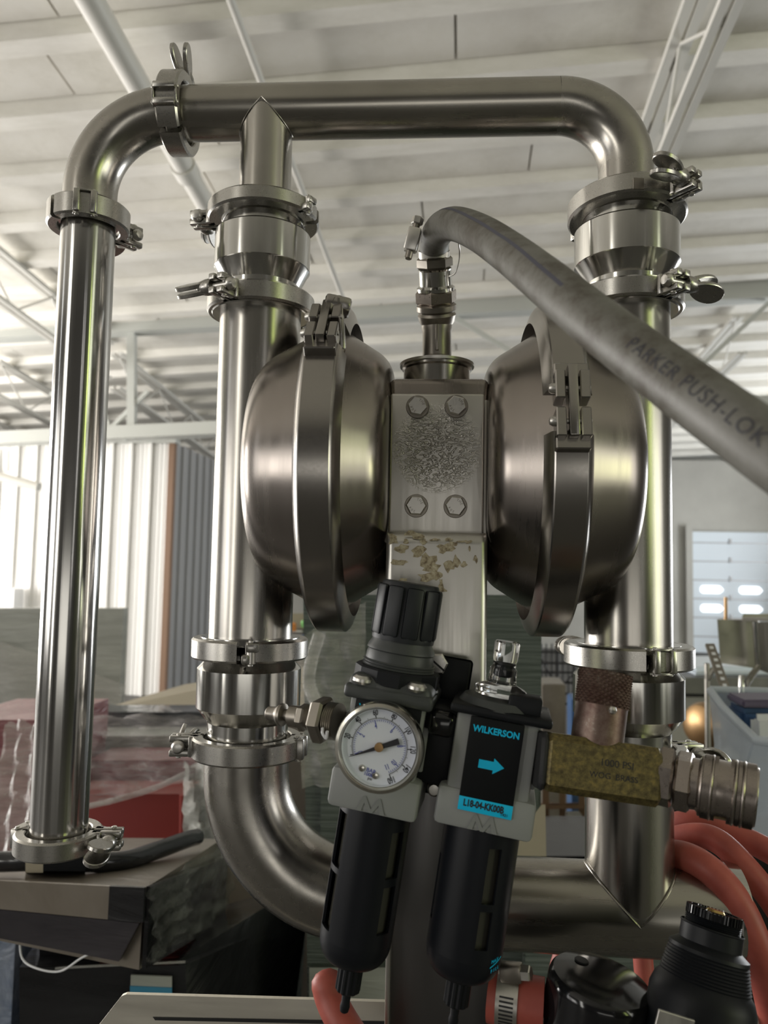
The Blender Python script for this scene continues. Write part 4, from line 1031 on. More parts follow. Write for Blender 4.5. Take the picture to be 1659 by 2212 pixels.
lo = [m.v(p + V((0, 0, zz))) for p in pts]; hi = [m.v(p + V((0, 0, zz + .0004))) for p in pts]; m.bm.faces.new(lo); m.bm.faces.new(hi)
for i in range(8): j = (i + 1) % 8; m.bm.faces.new((lo[i], lo[j], hi[j], hi[i]))
gp_('needle', m, M_INK, smooth=False)
gp_('needle_hub', MB().lathe([(0, .0036), (.0028, .0034), (.0030, .003), (.0030, .001), (0, .001)], 24), M_COPPER)
for px, py in ((782, 1659), (811, 1675)):
    u, v = FU(px, py, gd); gp_('dial_screw', MB().at(T(u - gc[0], v - gc[1], 0)).lathe([(0, .0021), (.0018, .0018), (.0024, .0006), (.0024, 0), (0, 0)], 20), M_CHROME)
gp_('stem', MB().cyl(.008, -gd + .02, -.02, 24), M_BRASS)

# brass block, cap, coupler
def axis_thing(name, label, cat, pa, pb, da, db=None, xd=None):
    a, b = D(*pa, da), D(*pb, db if db else da); Mx = T(a) @ zto(b - a, xd or (0, -1, 0)); return thing(name, label, cat, Mx), (b - a).length
DB_ = (FO - CAM).length * .93
dB = .508
bk, ln = axis_thing('brass_block', 'tarnished square brass manifold block stamped with a pressure rating', 'fitting', (1172, 1641), (1412, 1676), dB, dB - .004, (0, -1, .17))
hs = .0182
m = MB(); ch = .0045
def octo(h, c): return [(h, -h + c), (h, h - c), (h - c, h), (-h + c, h), (-h, h - c), (-h, -h + c), (-h + c, -h), (h - c, -h)]
m.prism(octo(hs, ch), 0, ln, .0022); link('block', m, M_BRASS, bk, sharp=20)
link('block_end', MB().prism(octo(hs * 1.0, ch), -.0045, .0005, .002), M_RUBBER, bk)
for s_, uu, vv, sz in (('1000 PSI', .60, .0045, .0062), ('WOG  BRASS', .58, -.0035, .0052)):
    t = text('stamped_lettering', s_, sz, M_INK, bk, None, .0001)
    t.matrix_local = T(hs + .0001, -vv * -1 if 0 else 0, ln * uu) @ Matrix(((0, 0, 1, 0), (0, 1, 0, 0), (-1, 0, 0, 0), (0, 0, 0, 1))) @ T(0, 0, 0)
    # local frame: x out of the face, z along the block; letters run along +z, upright towards the top
    wz = MBK = bk.matrix_world.to_3x3(); upl = (wz.inverted() @ V((0, 0, 1))); sgn = 1 if upl.y > 0 else -1
    t.matrix_local = Matrix(((0, 0, 1, hs + .0001), (0, sgn, 0, vv * sgn), (1, 0, 0, ln * uu), (0, 0, 0, 1)))
nk, ln = axis_thing('knurled_cap', 'brown bronze exhaust cap with knurled rim standing on the brass block', 'cap', (1290, 1598), (1309, 1452), dB + .002, dB + .012)
r1 = 56 * dB / F_PX
link('cap_sleeve', MB().lathe([(0, -.006), (r1 * .98, -.006), (r1 * .99, 0), (r1 * .99, ln * .50), (0, ln * .505)], 64), M_BRONZE, nk, sharp=30)
link('base_ring', MB().lathe([(0, -.012), (r1 * .80, -.012), (r1 * .80, -.004), (0, -.004)], 48), M_GOLD, nk)
# knurled rim: diamond studs
m = MB(); nn, rows = 48, 14; z0, z1 = ln * .50, ln
grid = [[m.v(((r1 * (1.01 + (.045 if (i + j) % 2 else -.03))) * cos(2 * pi * i / nn), (r1 * (1.01 + (.045 if (i + j) % 2 else -.03))) * sin(2 * pi * i / nn), z0 + (z1 - z0) * j / rows)) for i in range(nn)] for j in range(rows + 1)]
for A, Bq in zip(grid, grid[1:]):
    for i in range(nn): j = (i + 1) % nn; m.bm.faces.new((A[i], A[j], Bq[j], Bq[i]))
m.bm.faces.new(grid[-1]); link('knurled_rim', m, M_BRONZE, nk, smooth=False)
link('detent_ball', MB().at(T(*( (nk.matrix_world.inverted() @ (D(1323, 1534, dB - .016)))))).lathe([(0, -.0028), (.002, -.002), (.0028, 0), (.002, .002), (0, .0028)], 20), M_BOLT, nk)
cp, ln = axis_thing('quick_coupler', 'steel quick coupler with two hexes and knurled sleeve rings pointing right', 'coupler', (1408, 1672), (1632, 1722), dB - .004, dB - .030, (0, -1, 0))
cp.scale.z = .82
link('coupler_thread', MB().lathe([(0, -.006)] + [x for i in range(8) for x in ((.0142, -.005 + i * .0016), (.0152, -.0042 + i * .0016))] + [(0, .0078)], 48), M_NICKEL, cp, sharp=20)
def prof_at(f): return ln * f
link('hex_nut', MB().hexa(.0190, .0045, .0165, .0018, ph=.55), M_NICKEL, cp, sharp=20)
link('hex_body', MB().hexa(.0190, .0172, .0300, .0020, ph=.15), M_NICKEL, cp, sharp=20)
link('coupler_neck', MB().lathe([(0, .029), (.0160, .029), (.0160, .034), (.0185, .037), (0, .037)], 64), M_NICKEL, cp)
def knurl(mb, r, z0, z1, nn=90, rows=6, amp=.0009):
    g = [[mb.v(((r + (amp if (i + j) % 2 else 0)) * cos(2 * pi * i / nn), (r + (amp if (i + j) % 2 else 0)) * sin(2 * pi * i / nn), z0 + (z1 - z0) * j / rows)) for i in range(nn)] for j in range(rows + 1)]
    for A, Bq in zip(g, g[1:]):
        for i in range(nn): j = (i + 1) % nn; mb.bm.faces.new((A[i], A[j], Bq[j], Bq[i]))
    return mb
e = ln
link('sleeve', MB().lathe([(0, .0355), (.0185, .0355), (.0190, .0362), (.0190, .0372), (.0186, .0375), (.0186, .0430), (.0200, .0432), (.0204, .0440), (.0200, .0448), (.0186, .0452), (.0182, .0480), (.0180, .0560), (.0182, .0580), (.0198, .0590), (.0203, .0600), (.0198, .0612), (.0184, .0618), (.0184, .0645), (.0198, .0650), (.0203, .0660), (.0198, .0670), (.0184, .0672), (.0184, .0745), (.0176, .0760), (.012, .0762), (.011, .070), (0, .070)], 96), M_NICKEL, cp, sharp=40)
for z0, z1 in ((.0376, .0430), (.0452, .0478), (.0563, .0588), (.0618, .0645), (.0675, .0742)):
    link('knurled_ring', knurl(MB(), .0189, z0, z1, rows=max(2, int((z1 - z0) / .0009))), M_NICKEL, cp, sharp=8)

# nipple to the left of the regulator
npz, ln = axis_thing('hose_nipple', 'bare steel hose nipple and hex bushings screwed into the regulator side', 'fitting', (578, 1540), (738, 1560), .560, .535, (0, -1, 0))
f = ln / 160
link('barb', MB().lathe([(0, 0), (.0040, 0), (.0048, .001), (.0052, 20 * f), (.0056, 22 * f), (.0080, 30 * f), (.0080, 36 * f), (.0042, 40 * f), (.0050, 50 * f), (.0076, 52 * f), (.0078, 72 * f), (0, 74 * f)], 40), M_DIRTY, npz, sharp=30)
link('small_hex', MB().hexa(.0098, 72 * f, 88 * f, .0012, ph=.2), M_DIRTY, npz, sharp=20)
link('thread', MB().lathe([(0, 86 * f)] + [x for i in range(6) for x in ((.0078, (88 + i * 3) * f), (.0085, (89.5 + i * 3) * f))] + [(0, 108 * f)], 40), M_DIRTY, npz, sharp=20)
link('large_hex', MB().hexa(.0165, 106 * f, 132 * f, .0018, ph=.1), M_DIRTY, npz, sharp=20)
link('sealed_thread', MB().lathe([(0, 130 * f)] + [x for i in range(6) for x in ((.0118, (132 + i * 4) * f), (.0128, (134 + i * 4) * f))] + [(0, 160 * f)], 40), M_DIRTY, npz, sharp=20)
link('tape_shreds', MB().tube(bez([V((.012, .003, 138 * f)), V((.0145, .006, 142 * f)), V((.0135, .009, 148 * f)), V((.015, .004, 152 * f))], 5), .0011, 8), M_WHITE, npz)

# ------------------------------------------------------------------ lower right and bottom of the frame
def redhose(label, pts, r, m=M_RED, cat='hose', n=10):
    p = bez([D(*q) for q in pts], n); o = link('air_hose', MB().tube(p, r, 28), m); return tag(o, label, cat, None)
redhose('red rubber hose, uppermost loop just under the coupler', [(1400, 1830, .76), (1440, 1790, .75), (1500, 1775, .735), (1580, 1800, .72), (1680, 1850, .70), (1780, 1930, .70)], .0110)
redhose('red rubber hose, middle loop with a glossy top', [(1400, 1850, .73), (1450, 1815, .715), (1530, 1808, .695), (1600, 1862, .675), (1690, 1980, .66), (1760, 2120, .66)], .0110)
redhose('red rubber hose, lowest loop passing in front of the pipe end', [(1395, 1880, .70), (1450, 1846, .68), (1520, 1870, .655), (1590, 1945, .64), (1640, 2060, .63), (1680, 2240, .63)], .0122)
redhose('red hose hanging behind the black round filter, left one of three', [(1222, 1960, .79), (1218, 2050, .78), (1205, 2110, .77), (1190, 2230, .77)], .0100)
redhose('red hose hanging behind the black round filter, middle one of three', [(1386, 1960, .80), (1388, 2060, .79), (1400, 2160, .78), (1425, 2260, .77)], .0100)
redhose('red hose hanging beside the uncapped regulator, right one of three', [(1452, 1960, .80), (1450, 2060, .79), (1462, 2160, .78), (1475, 2260, .77)], .0090)
redhose('short bent red hose in front of the sheet steel, bottom centre', [(706, 2126, .600), (716, 2160, .595), (738, 2205, .585), (775, 2260, .575), (840, 2330, .565)], .0122)
# closed end on that hose
tag(link('hose_end', MB().at(T(D(706, 2126, .600)) @ zto(D(706, 2126, .6) - D(716, 2160, .595))).lathe([(0.0122, -.002), (.0122, .001), (.0105, .006), (.006, .0095), (0, .0105)], 28), M_RED), 'rounded closed tip of the bent red hose, bottom centre', 'cap')

# round black filter housing
bf, ln = axis_thing('filter_housing', 'glossy black round housing with a domed end, bottom right of centre', 'filter', (1185, 2240), (1372, 2290), .52, .50, (0, 0, 1))
cb = D(1268, 2290, .53)
Mx = T(cb) @ zto((.17, -.04, 1), (1, 0, 0))
bm_ = MB().at(Mx); rr = 112 * .53 / F_PX
bm_.lathe([(0, -.10), (rr, -.10), (rr, .048), (rr * .995, .0515), (rr * .97, .0545), (rr * .92, .0565), (rr * .6, .0590), (0, .0600)], 96)
part('housing', bm_, M_GLOSS, bf, sharp=30)
part('top_pip', MB().at(Mx @ T(-.012, .012, .0590)).cyl(.005, 0, .0014, 24, .0005), M_BLACK, bf)
part('rim_bead', MB().at(Mx).lathe([(rr * 1.002, .006), (rr * 1.012, .007), (rr * 1.012, .009), (rr * 1.002, .010)], 96), M_GLOSS, bf)
c = D(1160, 2200, .525); part('side_nut', MB().at(T(c) @ zto((-1, -.2, -.1))).hexa(.004, -.004, .003, .0006), M_BOLT, bf)
rs = redhose('short red hose stub clamped beside the black round housing', [(1058, 2148, .545), (1110, 2160, .540), (1175, 2172, .535)], .0175)
rs.name = 'hose_stub'
wc = thing('worm_clamp', 'slotted steel worm clamp around the short red hose stub', 'clamp', T(D(1095, 2160, .53)))
ax = (D(1175, 2172, .535) - D(1058, 2148, .545)).normalized(); Mw = T(D(1098, 2157, .541)) @ zto(ax, (0, -1, 0))
part('band', MB().at(Mw).lathe([(.0176, -.0075), (.0184, -.0075), (.0184, .0075), (.0176, .0075), (.0176, -.0075)], 64), M_BRKT, wc)
for i in range(9):
    a_ = R(-30 + i * 9) * 1; part('band_slot', MB().at(Mw @ Matrix.Rotation(R(-28 + i * 8.5), 4, 'Z')).box(.0180, .01862, -.0006, .0006, -.0048, .0048), M_RUBBER, wc)
c = D(1105, 2100, .535); Ms = T(c) @ zto((.9, -.35, .15), (0, 0, 1))
part('worm_housing', MB().at(Ms).box(-.006, .006, -.005, .005, -.008, .008, .002), M_DIRTY, wc)
part('worm_screw', MB().at(Ms).hexa(.0055, .007, .014, .0008), M_BOLT, wc)

# uncapped regulator top
ur = thing('regulator_top', 'black threaded regulator top with its knob missing, lower right corner', 'regulator', T(D(1500, 2150, .50)))
a_, b_ = D(1496, 2300, .50), D(1543, 1972, .525); Mx = T(a_) @ zto(b_ - a_, (0, -1, 0)); Lg = (b_ - a_).length
q_ = .50 / F_PX
def rz(py): return Lg * (2300 - py) / (2300 - 1972)
part('shell', MB().at(Mx).lathe([(0, 0), (112 * q_, 0), (112 * q_, rz(2160)), (104 * q_, rz(2135)), (96 * q_, rz(2125))] + [x for i in range(9) for x in ((94 * q_ - i * .0004, rz(2122 - i * 7)), (96 * q_ - i * .0004, rz(2119 - i * 7)))] + [(84 * q_, rz(2055)), (70 * q_, rz(2045)), (66 * q_, rz(2042)), (66 * q_, rz(2008)), (68 * q_, rz(2006)), (66 * q_, rz(2003))], 80), M_BLACK, ur, sharp=25)
part('neck_thread', MB().at(Mx).lathe([(40 * q_, rz(2012))] + [x for i in range(5) for x in ((57 * q_, rz(2008 - i * 4.5)), (60 * q_, rz(2006 - i * 4.5)))] + [(54 * q_, rz(1984)), (40 * q_, rz(1984))], 64), M_BLACK, ur, sharp=20)
for i in range(44):
    part('spline_tooth', MB().at(Mx @ Matrix.Rotation(2 * pi * i / 44, 4, 'Z')).box(50 * q_, 60 * q_, -.00055, .00055, rz(1986), rz(1966), .0002, 1), M_GLOSS, ur)
part('spline_ring', MB().at(Mx).lathe([(46 * q_, rz(1988)), (56 * q_, rz(1988)), (56 * q_, rz(1970)), (46 * q_, rz(1970)), (46 * q_, rz(1988))], 64), M_BLACK, ur)
part('spindle_nut', MB().at(Mx @ T(.002, 0, 0)).cyl(.0062, rz(1990), rz(1964), 20, .0012), M_GOLD, ur)
part('vent_hole', MB().at(Mx @ Matrix.Rotation(R(-14), 4, 'Z') @ T(66 * q_, 0, rz(2062)) @ RY90).cyl(.0016, -.004, .0004, 16), M_RUBBER, ur)
lbp = D(1455, 2203, .462)
part('label', MB().at(T(lbp) @ zto((0, -1, 0), (1, 0, -.25))).box(-.010, .012, -.03, .0035, -.001, .001, .0004, 1), M_BRKT, ur)
# cart sheet metal
YS = D(500, 2170, .66).y
cart = thing('sheet_metal', 'bent sheet steel panel edge with a clipped corner, bottom left', 'panel', T(P(500, 2200, YS)))
poly = [(190, 2260), (205, 2225), (262, 2152), (272, 2148), (690, 2160), (1160, 2175), (1160, 2500), (150, 2500)]
m = MB(); lo = [m.v(P(x, y, YS)) for x, y in poly]; hi = [m.v(v.co + V((0, .004, 0))) for v in lo]
m.bm.faces.new(lo); m.bm.faces.new(list(reversed(hi)))
for i in range(len(poly)): j = (i + 1) % len(poly); m.bm.faces.new((lo[i], hi[i], hi[j], lo[j]))
part('panel_sheet', m, M_CARTP, cart, smooth=False)
part('panel_slot', MB().hexahedron([P(335, 2204, YS - .0006), P(900, 2216, YS - .0006), P(900, 2216, YS + .001), P(335, 2204, YS + .001), P(330, 2197, YS - .0006) + V((0, 0, 0)), P(905, 2208, YS - .0006), P(905, 2208, YS + .001), P(330, 2197, YS + .001)]), M_RUBBER, cart, smooth=False)
t = thing('cart_shelf', 'pale sheet steel shelf edge in the lower right corner', 'shelf', T(P(1640, 2205, YS)))
part('shelf_sheet', MB().hexahedron([P(1600, 2300, YS), P(1800, 2300, YS), P(1800, 2300, YS + .3), P(1600, 2300, YS + .3), P(1600, 2191, YS), P(1800, 2194, YS), P(1800, 2194, YS + .01), P(1600, 2191, YS + .01)]), M_CARTP, t, smooth=False)

# ------------------------------------------------------------------ things behind the pump
def hexpx(m, front, back):
    """closed body from four front and four back picture corners (px, py, depth): bottom left, bottom right, top right, top left"""
    f = [D(*p) for p in front]; b = [D(*p) for p in back]
    return m.hexahedron([f[0], f[1], b[1], b[0], f[3], f[2], b[2], b[3]])
def sheet(pts, nu, nv, th=.004, wob=.0, seed=1):
    """draped sheet from four corners (bilinear) with folds and thickness"""
    rg = random.Random(seed); A, Bq, C_, E = [D(*p) for p in pts]; m = MB(); nrm = (Bq - A).cross(E - A).normalized()
    ph = [rg.uniform(0, 6) for _ in range(6)]
    G_ = []
    for j in range(nv + 1):
        row = []
        for i in range(nu + 1):
            u, v = i / nu, j / nv; p = A.lerp(Bq, u).lerp(E.lerp(C_, u), v)
            row.append(m.v(p + nrm * wob * (sin(u * 19 + v * 5 + ph[0]) + .6 * sin(v * 27 - u * 9 + ph[1]) + .4 * sin((u + v) * 41 + ph[2]))))
        G_.append(row)
    for j in range(nv):
        for i in range(nu): m.bm.faces.new((G_[j][i], G_[j][i + 1], G_[j + 1][i + 1], G_[j + 1][i]))
    return m
def fbox(m, x0, y0, x1, y1, d, dep, floor=True):
    """box with its front face from the picture corners, straight back along the hall, standing on the floor"""
    a, b = D(x0, y0, d), D(x1, y0, d); z0 = 0.0 if floor else D((x0 + x1) / 2, y1, d).z
    back = V((ey.x, ey.y, 0)).normalized() * dep
    q = [V((a.x, a.y, z0)), V((b.x, b.y, z0))]; zt = (a.z + b.z) / 2
    t = [V((a.x, a.y, a.z)), V((b.x, b.y, b.z))]
    return m.hexahedron([q[0], q[1], q[1] + back, q[0] + back, t[0], t[1], t[1] + back, t[0] + back])
M_FILMR = film('stretch_film_streaky', (.55, .52, .52), .34, .15, (1, 1, 9), 7, .7)
# tall green cabinet in stretch film straight behind the pump
gc_ = thing('wrapped_cabinet', 'tall grey green cabinet wrapped in stretch film directly behind the pump', 'cabinet', T(D(900, 1800, 1.55)))
d1 = 1.55
part('cabinet_body', hexpx(MB(), [(668, 2500, d1), (1166, 2500, d1), (1170, 1285, d1), (655, 1285, d1)], [(668, 2400, d1 + .6), (1120, 2400, d1 + .6), (1120, 1300, d1 + .6), (700, 1300, d1 + .6)]), M_GREEN, gc_, smooth=False)
part('cabinet_door', hexpx(MB(), [(690, 2010, d1 - .012), (1160, 2010, d1 - .012), (1164, 1640, d1 - .012), (694, 1620, d1 - .012)], [(690, 2010, d1), (1160, 2010, d1), (1164, 1640, d1), (694, 1620, d1)]), M_GREEN, gc_, smooth=False)
part('cabinet_base', hexpx(MB(), [(668, 2500, d1 - .02), (840, 2500, d1 - .02), (840, 2090, d1 - .02), (668, 2090, d1 - .02)], [(668, 2500, d1), (840, 2500, d1), (840, 2090, d1), (668, 2090, d1)]), M_WGREY, gc_, smooth=False)
f1 = sheet([(652, 1700, d1 - .05), (790, 1700, d1 - .03), (790, 1300, d1 - .03), (640, 1380, d1 - .06)], 24, 30, wob=.006, seed=4)
tag(link('film_wrap', f1, M_FILM), 'bubbly clear stretch film hanging beside the left band clamp', 'film')
tag(link('film_strand', MB().tube(bez([D(690, 1370, 1.45), D(672, 1430, 1.46), D(668, 1480, 1.46), D(690, 1530, 1.45)], 6), .012, 10), M_FILM), 'twisted white strand of stretch film left of the green cabinet', 'film')
w2 = hexpx(MB(), [(1085, 1848, 1.5), (1180, 1850, 1.5), (1178, 1738, 1.5), (1170, 1738, 1.5)], [(1085, 1848, 1.51), (1180, 1850, 1.51), (1178, 1738, 1.51), (1170, 1738, 1.51)])
tag(link('canvas_corner', w2, M_BEIGE, smooth=False), 'pale beige canvas corner leaning on the green cabinet', 'canvas')

# wrapped machine at left
wm = thing('wrapped_machine', 'dark machine shrouded in stretch film behind the foot of the thin tube', 'machine', T(D(260, 2100, 1.3)))
part('top_cover', hexpx(MB(), [(-60, 2020, 1.22), (300, 2095, 1.12), (312, 1920, 1.12), (-60, 1900, 1.22)], [(60, 1985, 1.75), (470, 1975, 1.75), (480, 1812, 1.75), (60, 1808, 1.75)]), M_WBROWN, wm, smooth=False)
def quad_slab(name, c4, th, m_, root):
    p = [D(*q) for q in c4]; n_ = (p[1] - p[0]).cross(p[3] - p[0]).normalized()
    if n_.dot(CAM - p[0]) < 0: n_ = -n_
    return part(name, MB().hexahedron(p + [q + n_ * th for q in p]), m_, root, smooth=False)
quad_slab('front_wrap', [(-60, 2010, 1.215), (262, 2072, 1.125), (306, 1990, 1.112), (-60, 1955, 1.215)], .006, M_WPURP, wm)
quad_slab('front_wrap', [(-60, 1955, 1.213), (306, 1990, 1.11), (240, 1912, 1.128), (-60, 1897, 1.213)], .004, M_WBROWN, wm)
quad_slab('dark_label', [(236, 1985, 1.115), (312, 1990, 1.10), (315, 1915, 1.10), (240, 1912, 1.115)], .004, M_WDARK, wm)
quad_slab('side_wrap', [(306, 2092, 1.105), (480, 1990, 1.72), (486, 1850, 1.72), (316, 1915, 1.105)], .006, M_WDARK, wm)
part('neck', hexpx(MB(), [(85, 2100, 1.35), (220, 2110, 1.33), (215, 2000, 1.33), (85, 2000, 1.35)], [(85, 2100, 1.6), (220, 2110, 1.6), (215, 2000, 1.6), (85, 2000, 1.6)]), M_WDARK, wm, smooth=False)
part('lower_body', hexpx(MB(), [(42, 2500, 1.22), (420, 2500, 1.22), (400, 2085, 1.22), (42, 2090, 1.22)], [(60, 2450, 1.95), (640, 2450, 1.95), (640, 1980, 1.95), (100, 2000, 1.95)]), M_WDARK, wm, smooth=False)
part('body_shoulder', hexpx(MB(), [(380, 2300, 1.25), (620, 2300, 1.9), (660, 2010, 1.9), (380, 2078, 1.25)], [(380, 2300, 1.6), (640, 2300, 2.02), (668, 1900, 2.02), (470, 1960, 1.8)]), M_WDARK, wm, smooth=False)
quad_slab('paper_tag', [(282, 2150, 1.215), (372, 2152, 1.215), (372, 2108, 1.215), (284, 2104, 1.215)], .003, M_WGREY, wm)
quad_slab('paper_tag', [(282, 2160, 1.213), (372, 2162, 1.213), (372, 2132, 1.213), (282, 2128, 1.213)], .003, M_LCYAN, wm)
part('film_edge', MB().tube(bez([D(42, 2020, 1.2), D(48, 2070, 1.18), D(80, 2092, 1.16), D(130, 2098, 1.15), D(175, 2070, 1.14), D(215, 2050, 1.14)], 6), .0016, 8), M_WHITE, wm)
part('film_edge', MB().tube(bez([D(120, 2092, 1.2), D(180, 2088, 1.2), D(400, 2078, 1.22)], 6), .002, 8), M_FILM, wm)
part('handle', MB().tube(bez([D(-10, 1862, 1.25), D(120, 1858, 1.25), D(250, 1862, 1.3), D(330, 1840, 1.4), D(400, 1815, 1.5), D(425, 1808, 1.55)], 6), .016, 14), M_WDARK, wm)
part('switch_box', hexpx(MB(), [(55, 1885, 1.22), (93, 1885, 1.22), (93, 1845, 1.22), (55, 1845, 1.22)], [(55, 1885, 1.3), (93, 1885, 1.3), (93, 1845, 1.3), (55, 1845, 1.3)]), M_BEIGE, wm, smooth=False)
part('switch_box', hexpx(MB(), [(93, 1882, 1.22), (185, 1882, 1.22), (185, 1845, 1.22), (93, 1845, 1.22)], [(93, 1882, 1.3), (185, 1882, 1.3), (185, 1845, 1.3), (93, 1845, 1.3)]), M_BLACK, wm, smooth=False)
tag(link('blue_wrap', fbox(MB(), -260, 2015, 34, 2500, 1.75, .2), M_WBLUE, smooth=False), 'blue and white wrapped bundle in the lower left corner', 'bundle')
tag(link('blue_wrap', fbox(MB(), 590, 2055, 672, 2300, 2.55, .1), M_WBLUE, smooth=False), 'narrow bluish wrapped bundle beside the green cabinet foot', 'bundle')
# red bins and pallets behind
rb = thing('red_bin', 'red plastic bin under stretch film behind the thin tube', 'bin', T(D(300, 1720, 2.2)))
part('bin_body', fbox(MB(), 150, 1715, 400, 1850, 2.34, .15), M_REDP, rb, smooth=False)
part('bin_corner', MB().tube([D(395, 1900, 2.2), D(397, 1716, 2.2)], .012, 12), M_REDP, rb)
part('film_fold', MB().tube(bez([D(190, 1742, 2.15), D(260, 1725, 2.15), D(340, 1700, 2.15), D(400, 1672, 2.15)], 6), .008, 8), M_FILM, rb)
tag(link('red_bale', fbox(MB(), 190, 1642, 428, 1745, 2.55, .18), M_WRED, smooth=False), 'film wrapped red load above the red bin', 'bale')
tag(link('red_bale', fbox(MB(), -120, 1555, 108, 1870, 2.4, .4), M_WRED, smooth=False), 'purplish red film wrapped load at the left edge', 'bale')
tag(link('grey_bale', fbox(MB(), 185, 1590, 472, 1650, 2.78, .16), M_WGREY, smooth=False), 'grey film wrapped load with streaky shine, above the red one', 'bale')
tag(link('dark_bale', fbox(MB(), 185, 1538, 482, 1592, 3.0, .16), M_WSTREAK, smooth=False), 'dark glossy film wrapped load behind the left lower clamp', 'bale')
tag(link('beige_sheet', MB().hexahedron([V((D(190,1500,3.25).x, D(190,1500,3.25).y, 0)), V((D(690,1500,3.25).x, D(690,1500,3.25).y, 0)), V((D(690,1470,4.0).x, D(690,1470,4.0).y, 0)), V((D(380,1490,3.9).x, D(380,1490,3.9).y, 0)), D(190,1540,3.25), D(690,1545,3.25), D(660,1440,4.0), D(400,1478,3.9)]), M_BEIGE, smooth=False), 'pale sloping cardboard top of the wrapped pallet load', 'cardboard')
gbx = thing('wrapped_pallet_box', 'tall grey film wrapped box in front of the white siding, left edge', 'box', T(D(100, 1500, 4.3)))
part('box_body', fbox(MB(), -160, 1314, 267, 1700, 4.3, .06), M_WGREY, gbx, smooth=False)
part('film_drape', sheet([(-160, 1700, 4.1), (230, 1600, 4.1), (272, 1480, 4.2), (-160, 1330, 4.25)], 20, 20, wob=.012, seed=7), M_FILM, gbx)
tag(link('film_drape', sheet([(-80, 2000, 1.5), (75, 1850, 1.6), (110, 1560, 2.2), (20, 1560, 2.2)], 16, 20, wob=.01, seed=9), M_FILM), 'pale stretch film falling towards the wrapped machine at the left edge', 'film')
tag(link('film_drape', sheet([(400, 1840, 1.9), (560, 1900, 1.9), (545, 1600, 2.3), (395, 1650, 2.3)], 16, 16, wob=.012, seed=12), M_FILM2), 'crumpled brownish film beside the big lower bend', 'film')
tag(link('brown_load', fbox(MB(), 562, 1560, 700, 1930, 2.5, .3), M_WBROWN, smooth=False), 'brown film wrapped load seen through the big lower bend', 'bale')
tag(link('dark_load', fbox(MB(), 436, 1650, 556, 1900, 2.5, .22), M_BEIGE, smooth=False), 'dull beige load behind the bend, right of the red bin', 'bale')
tag(link('film_sheet', sheet([(186, 1748, 2.25), (432, 1676, 2.25), (474, 1545, 2.5), (186, 1545, 2.5)], 22, 18, wob=.010, seed=21), M_FILMR), 'clear stretch film stretched over the red load, ending above the red bin', 'film')
M_FILM3 = film('stretch_film_diagonal', (.22, .23, .21), .34, .12, (8, 2, 1), 5, .8)
tag(link('film_sheet', sheet([(322, 2080, 1.07), (476, 1985, 1.66), (540, 1800, 1.66), (330, 1905, 1.07)], 20, 20, wob=.006, seed=31), M_FILM3), 'greenish stretch film over the dark flank of the wrapped machine', 'film')
# far shelf goods seen between column and band clamp
sh = [('orange_box', (626, 1345, 640, 1365), (.65, .25, .06), 'tiny orange box on far shelf, between column and band clamp'),
      ('green_bottle', (650, 1340, 664, 1356), (.25, .6, .2), 'tiny green item on far shelf, between column and band clamp'),
      ('blue_crate', (655, 1368, 674, 1408), (.04, .25, .75), 'blue crate behind the left lower clamp, beside the film'),
      ('white_carton', (628, 1362, 655, 1380), (.8, .8, .78), 'white carton on far shelf beside the blue crate')]
for nm, (x0, y0, x1, y1), c_, lab in sh:
    b_ = 5.0; m = hexpx(MB(), [(x0, y1, b_), (x1, y1, b_), (x1, y0, b_), (x0, y0, b_)], [(x0, y1, b_ + .2), (x1, y1, b_ + .2), (x1, y0, b_ + .2), (x0, y0, b_ + .2)])
    bmesh.ops.bevel(m.bm, geom=m.bm.edges[:], offset=.008, segments=1, affect='EDGES')
    tag(link(nm, m, mat(nm, c_, .4)), lab, nm.split('_')[1])
shf = thing('shelving', 'far shelving seen between the left column and band clamp', 'shelf', T(D(640, 1400, 5.1)))
for y in (1366, 1409, 1480): part('shelf_board', fbox(MB(), 575, y, 715, y + 4, 4.95, .3, False), M_PLATEV, shf, smooth=False)
for x in (578, 712): part('shelf_post', fbox(MB(), x, 1325, x + 5, 1500, 4.94, .02), M_PLATEV, shf, smooth=False)
part('back_sheet', fbox(MB(), 575, 1325, 715, 1500, 5.28, .02), M_BEIGE, shf, smooth=False)

# right hand background
dr = 6.0
wr = thing('wire_rack', 'black wire rack standing far back between the pump halves', 'rack', T(D(1215, 1560, dr)))
for i, x in enumerate(range(1168, 1276, 12)): part('upright_wire' if i % 3 else 'rack_post', MB().tube([V((D(x, 1390, dr).x, D(x, 1390, dr).y, .002)), D(x, 1390, dr)], .014 if i % 3 == 0 else .006, 8), M_WIRE, wr)
for y in (1408, 1432, 1452, 1474, 1498, 1520): part('cross_wire', MB().tube([D(1160, y, dr - .02), D(1278, y + 1, dr - .02)], .009, 8), M_WIRE, wr)
part('brace_wire', MB().tube([D(1168, 1420, dr - .03), D(1196, 1474, dr - .03)], .006, 8), M_WIRE, wr); part('brace_wire', MB().tube([D(1270, 1420, dr - .03), D(1222, 1474, dr - .03)], .006, 8), M_WIRE, wr)
def pxbox(name, label, cat, x0, y0, x1, y1, d, dep, m_, bev=.006, floor=True):
    m = fbox(MB(), x0, y0, x1, y1, d, dep, floor)
    bmesh.ops.bevel(m.bm, geom=m.bm.edges[:], offset=bev, segments=2, affect='EDGES')
    return tag(link(name, m, m_), label, cat)
pxbox('brown_carton', 'brown carton behind the right lower clamp, left of the knurled cap', 'box', 1172, 1478, 1222, 1546, 4.5, .3, M_WBROWN)
pxbox('blue_drum', 'dark blue drum half hidden by the knurled bronze cap', 'drum', 1236, 1510, 1262, 1590, 4.0, .2, M_BLUE)
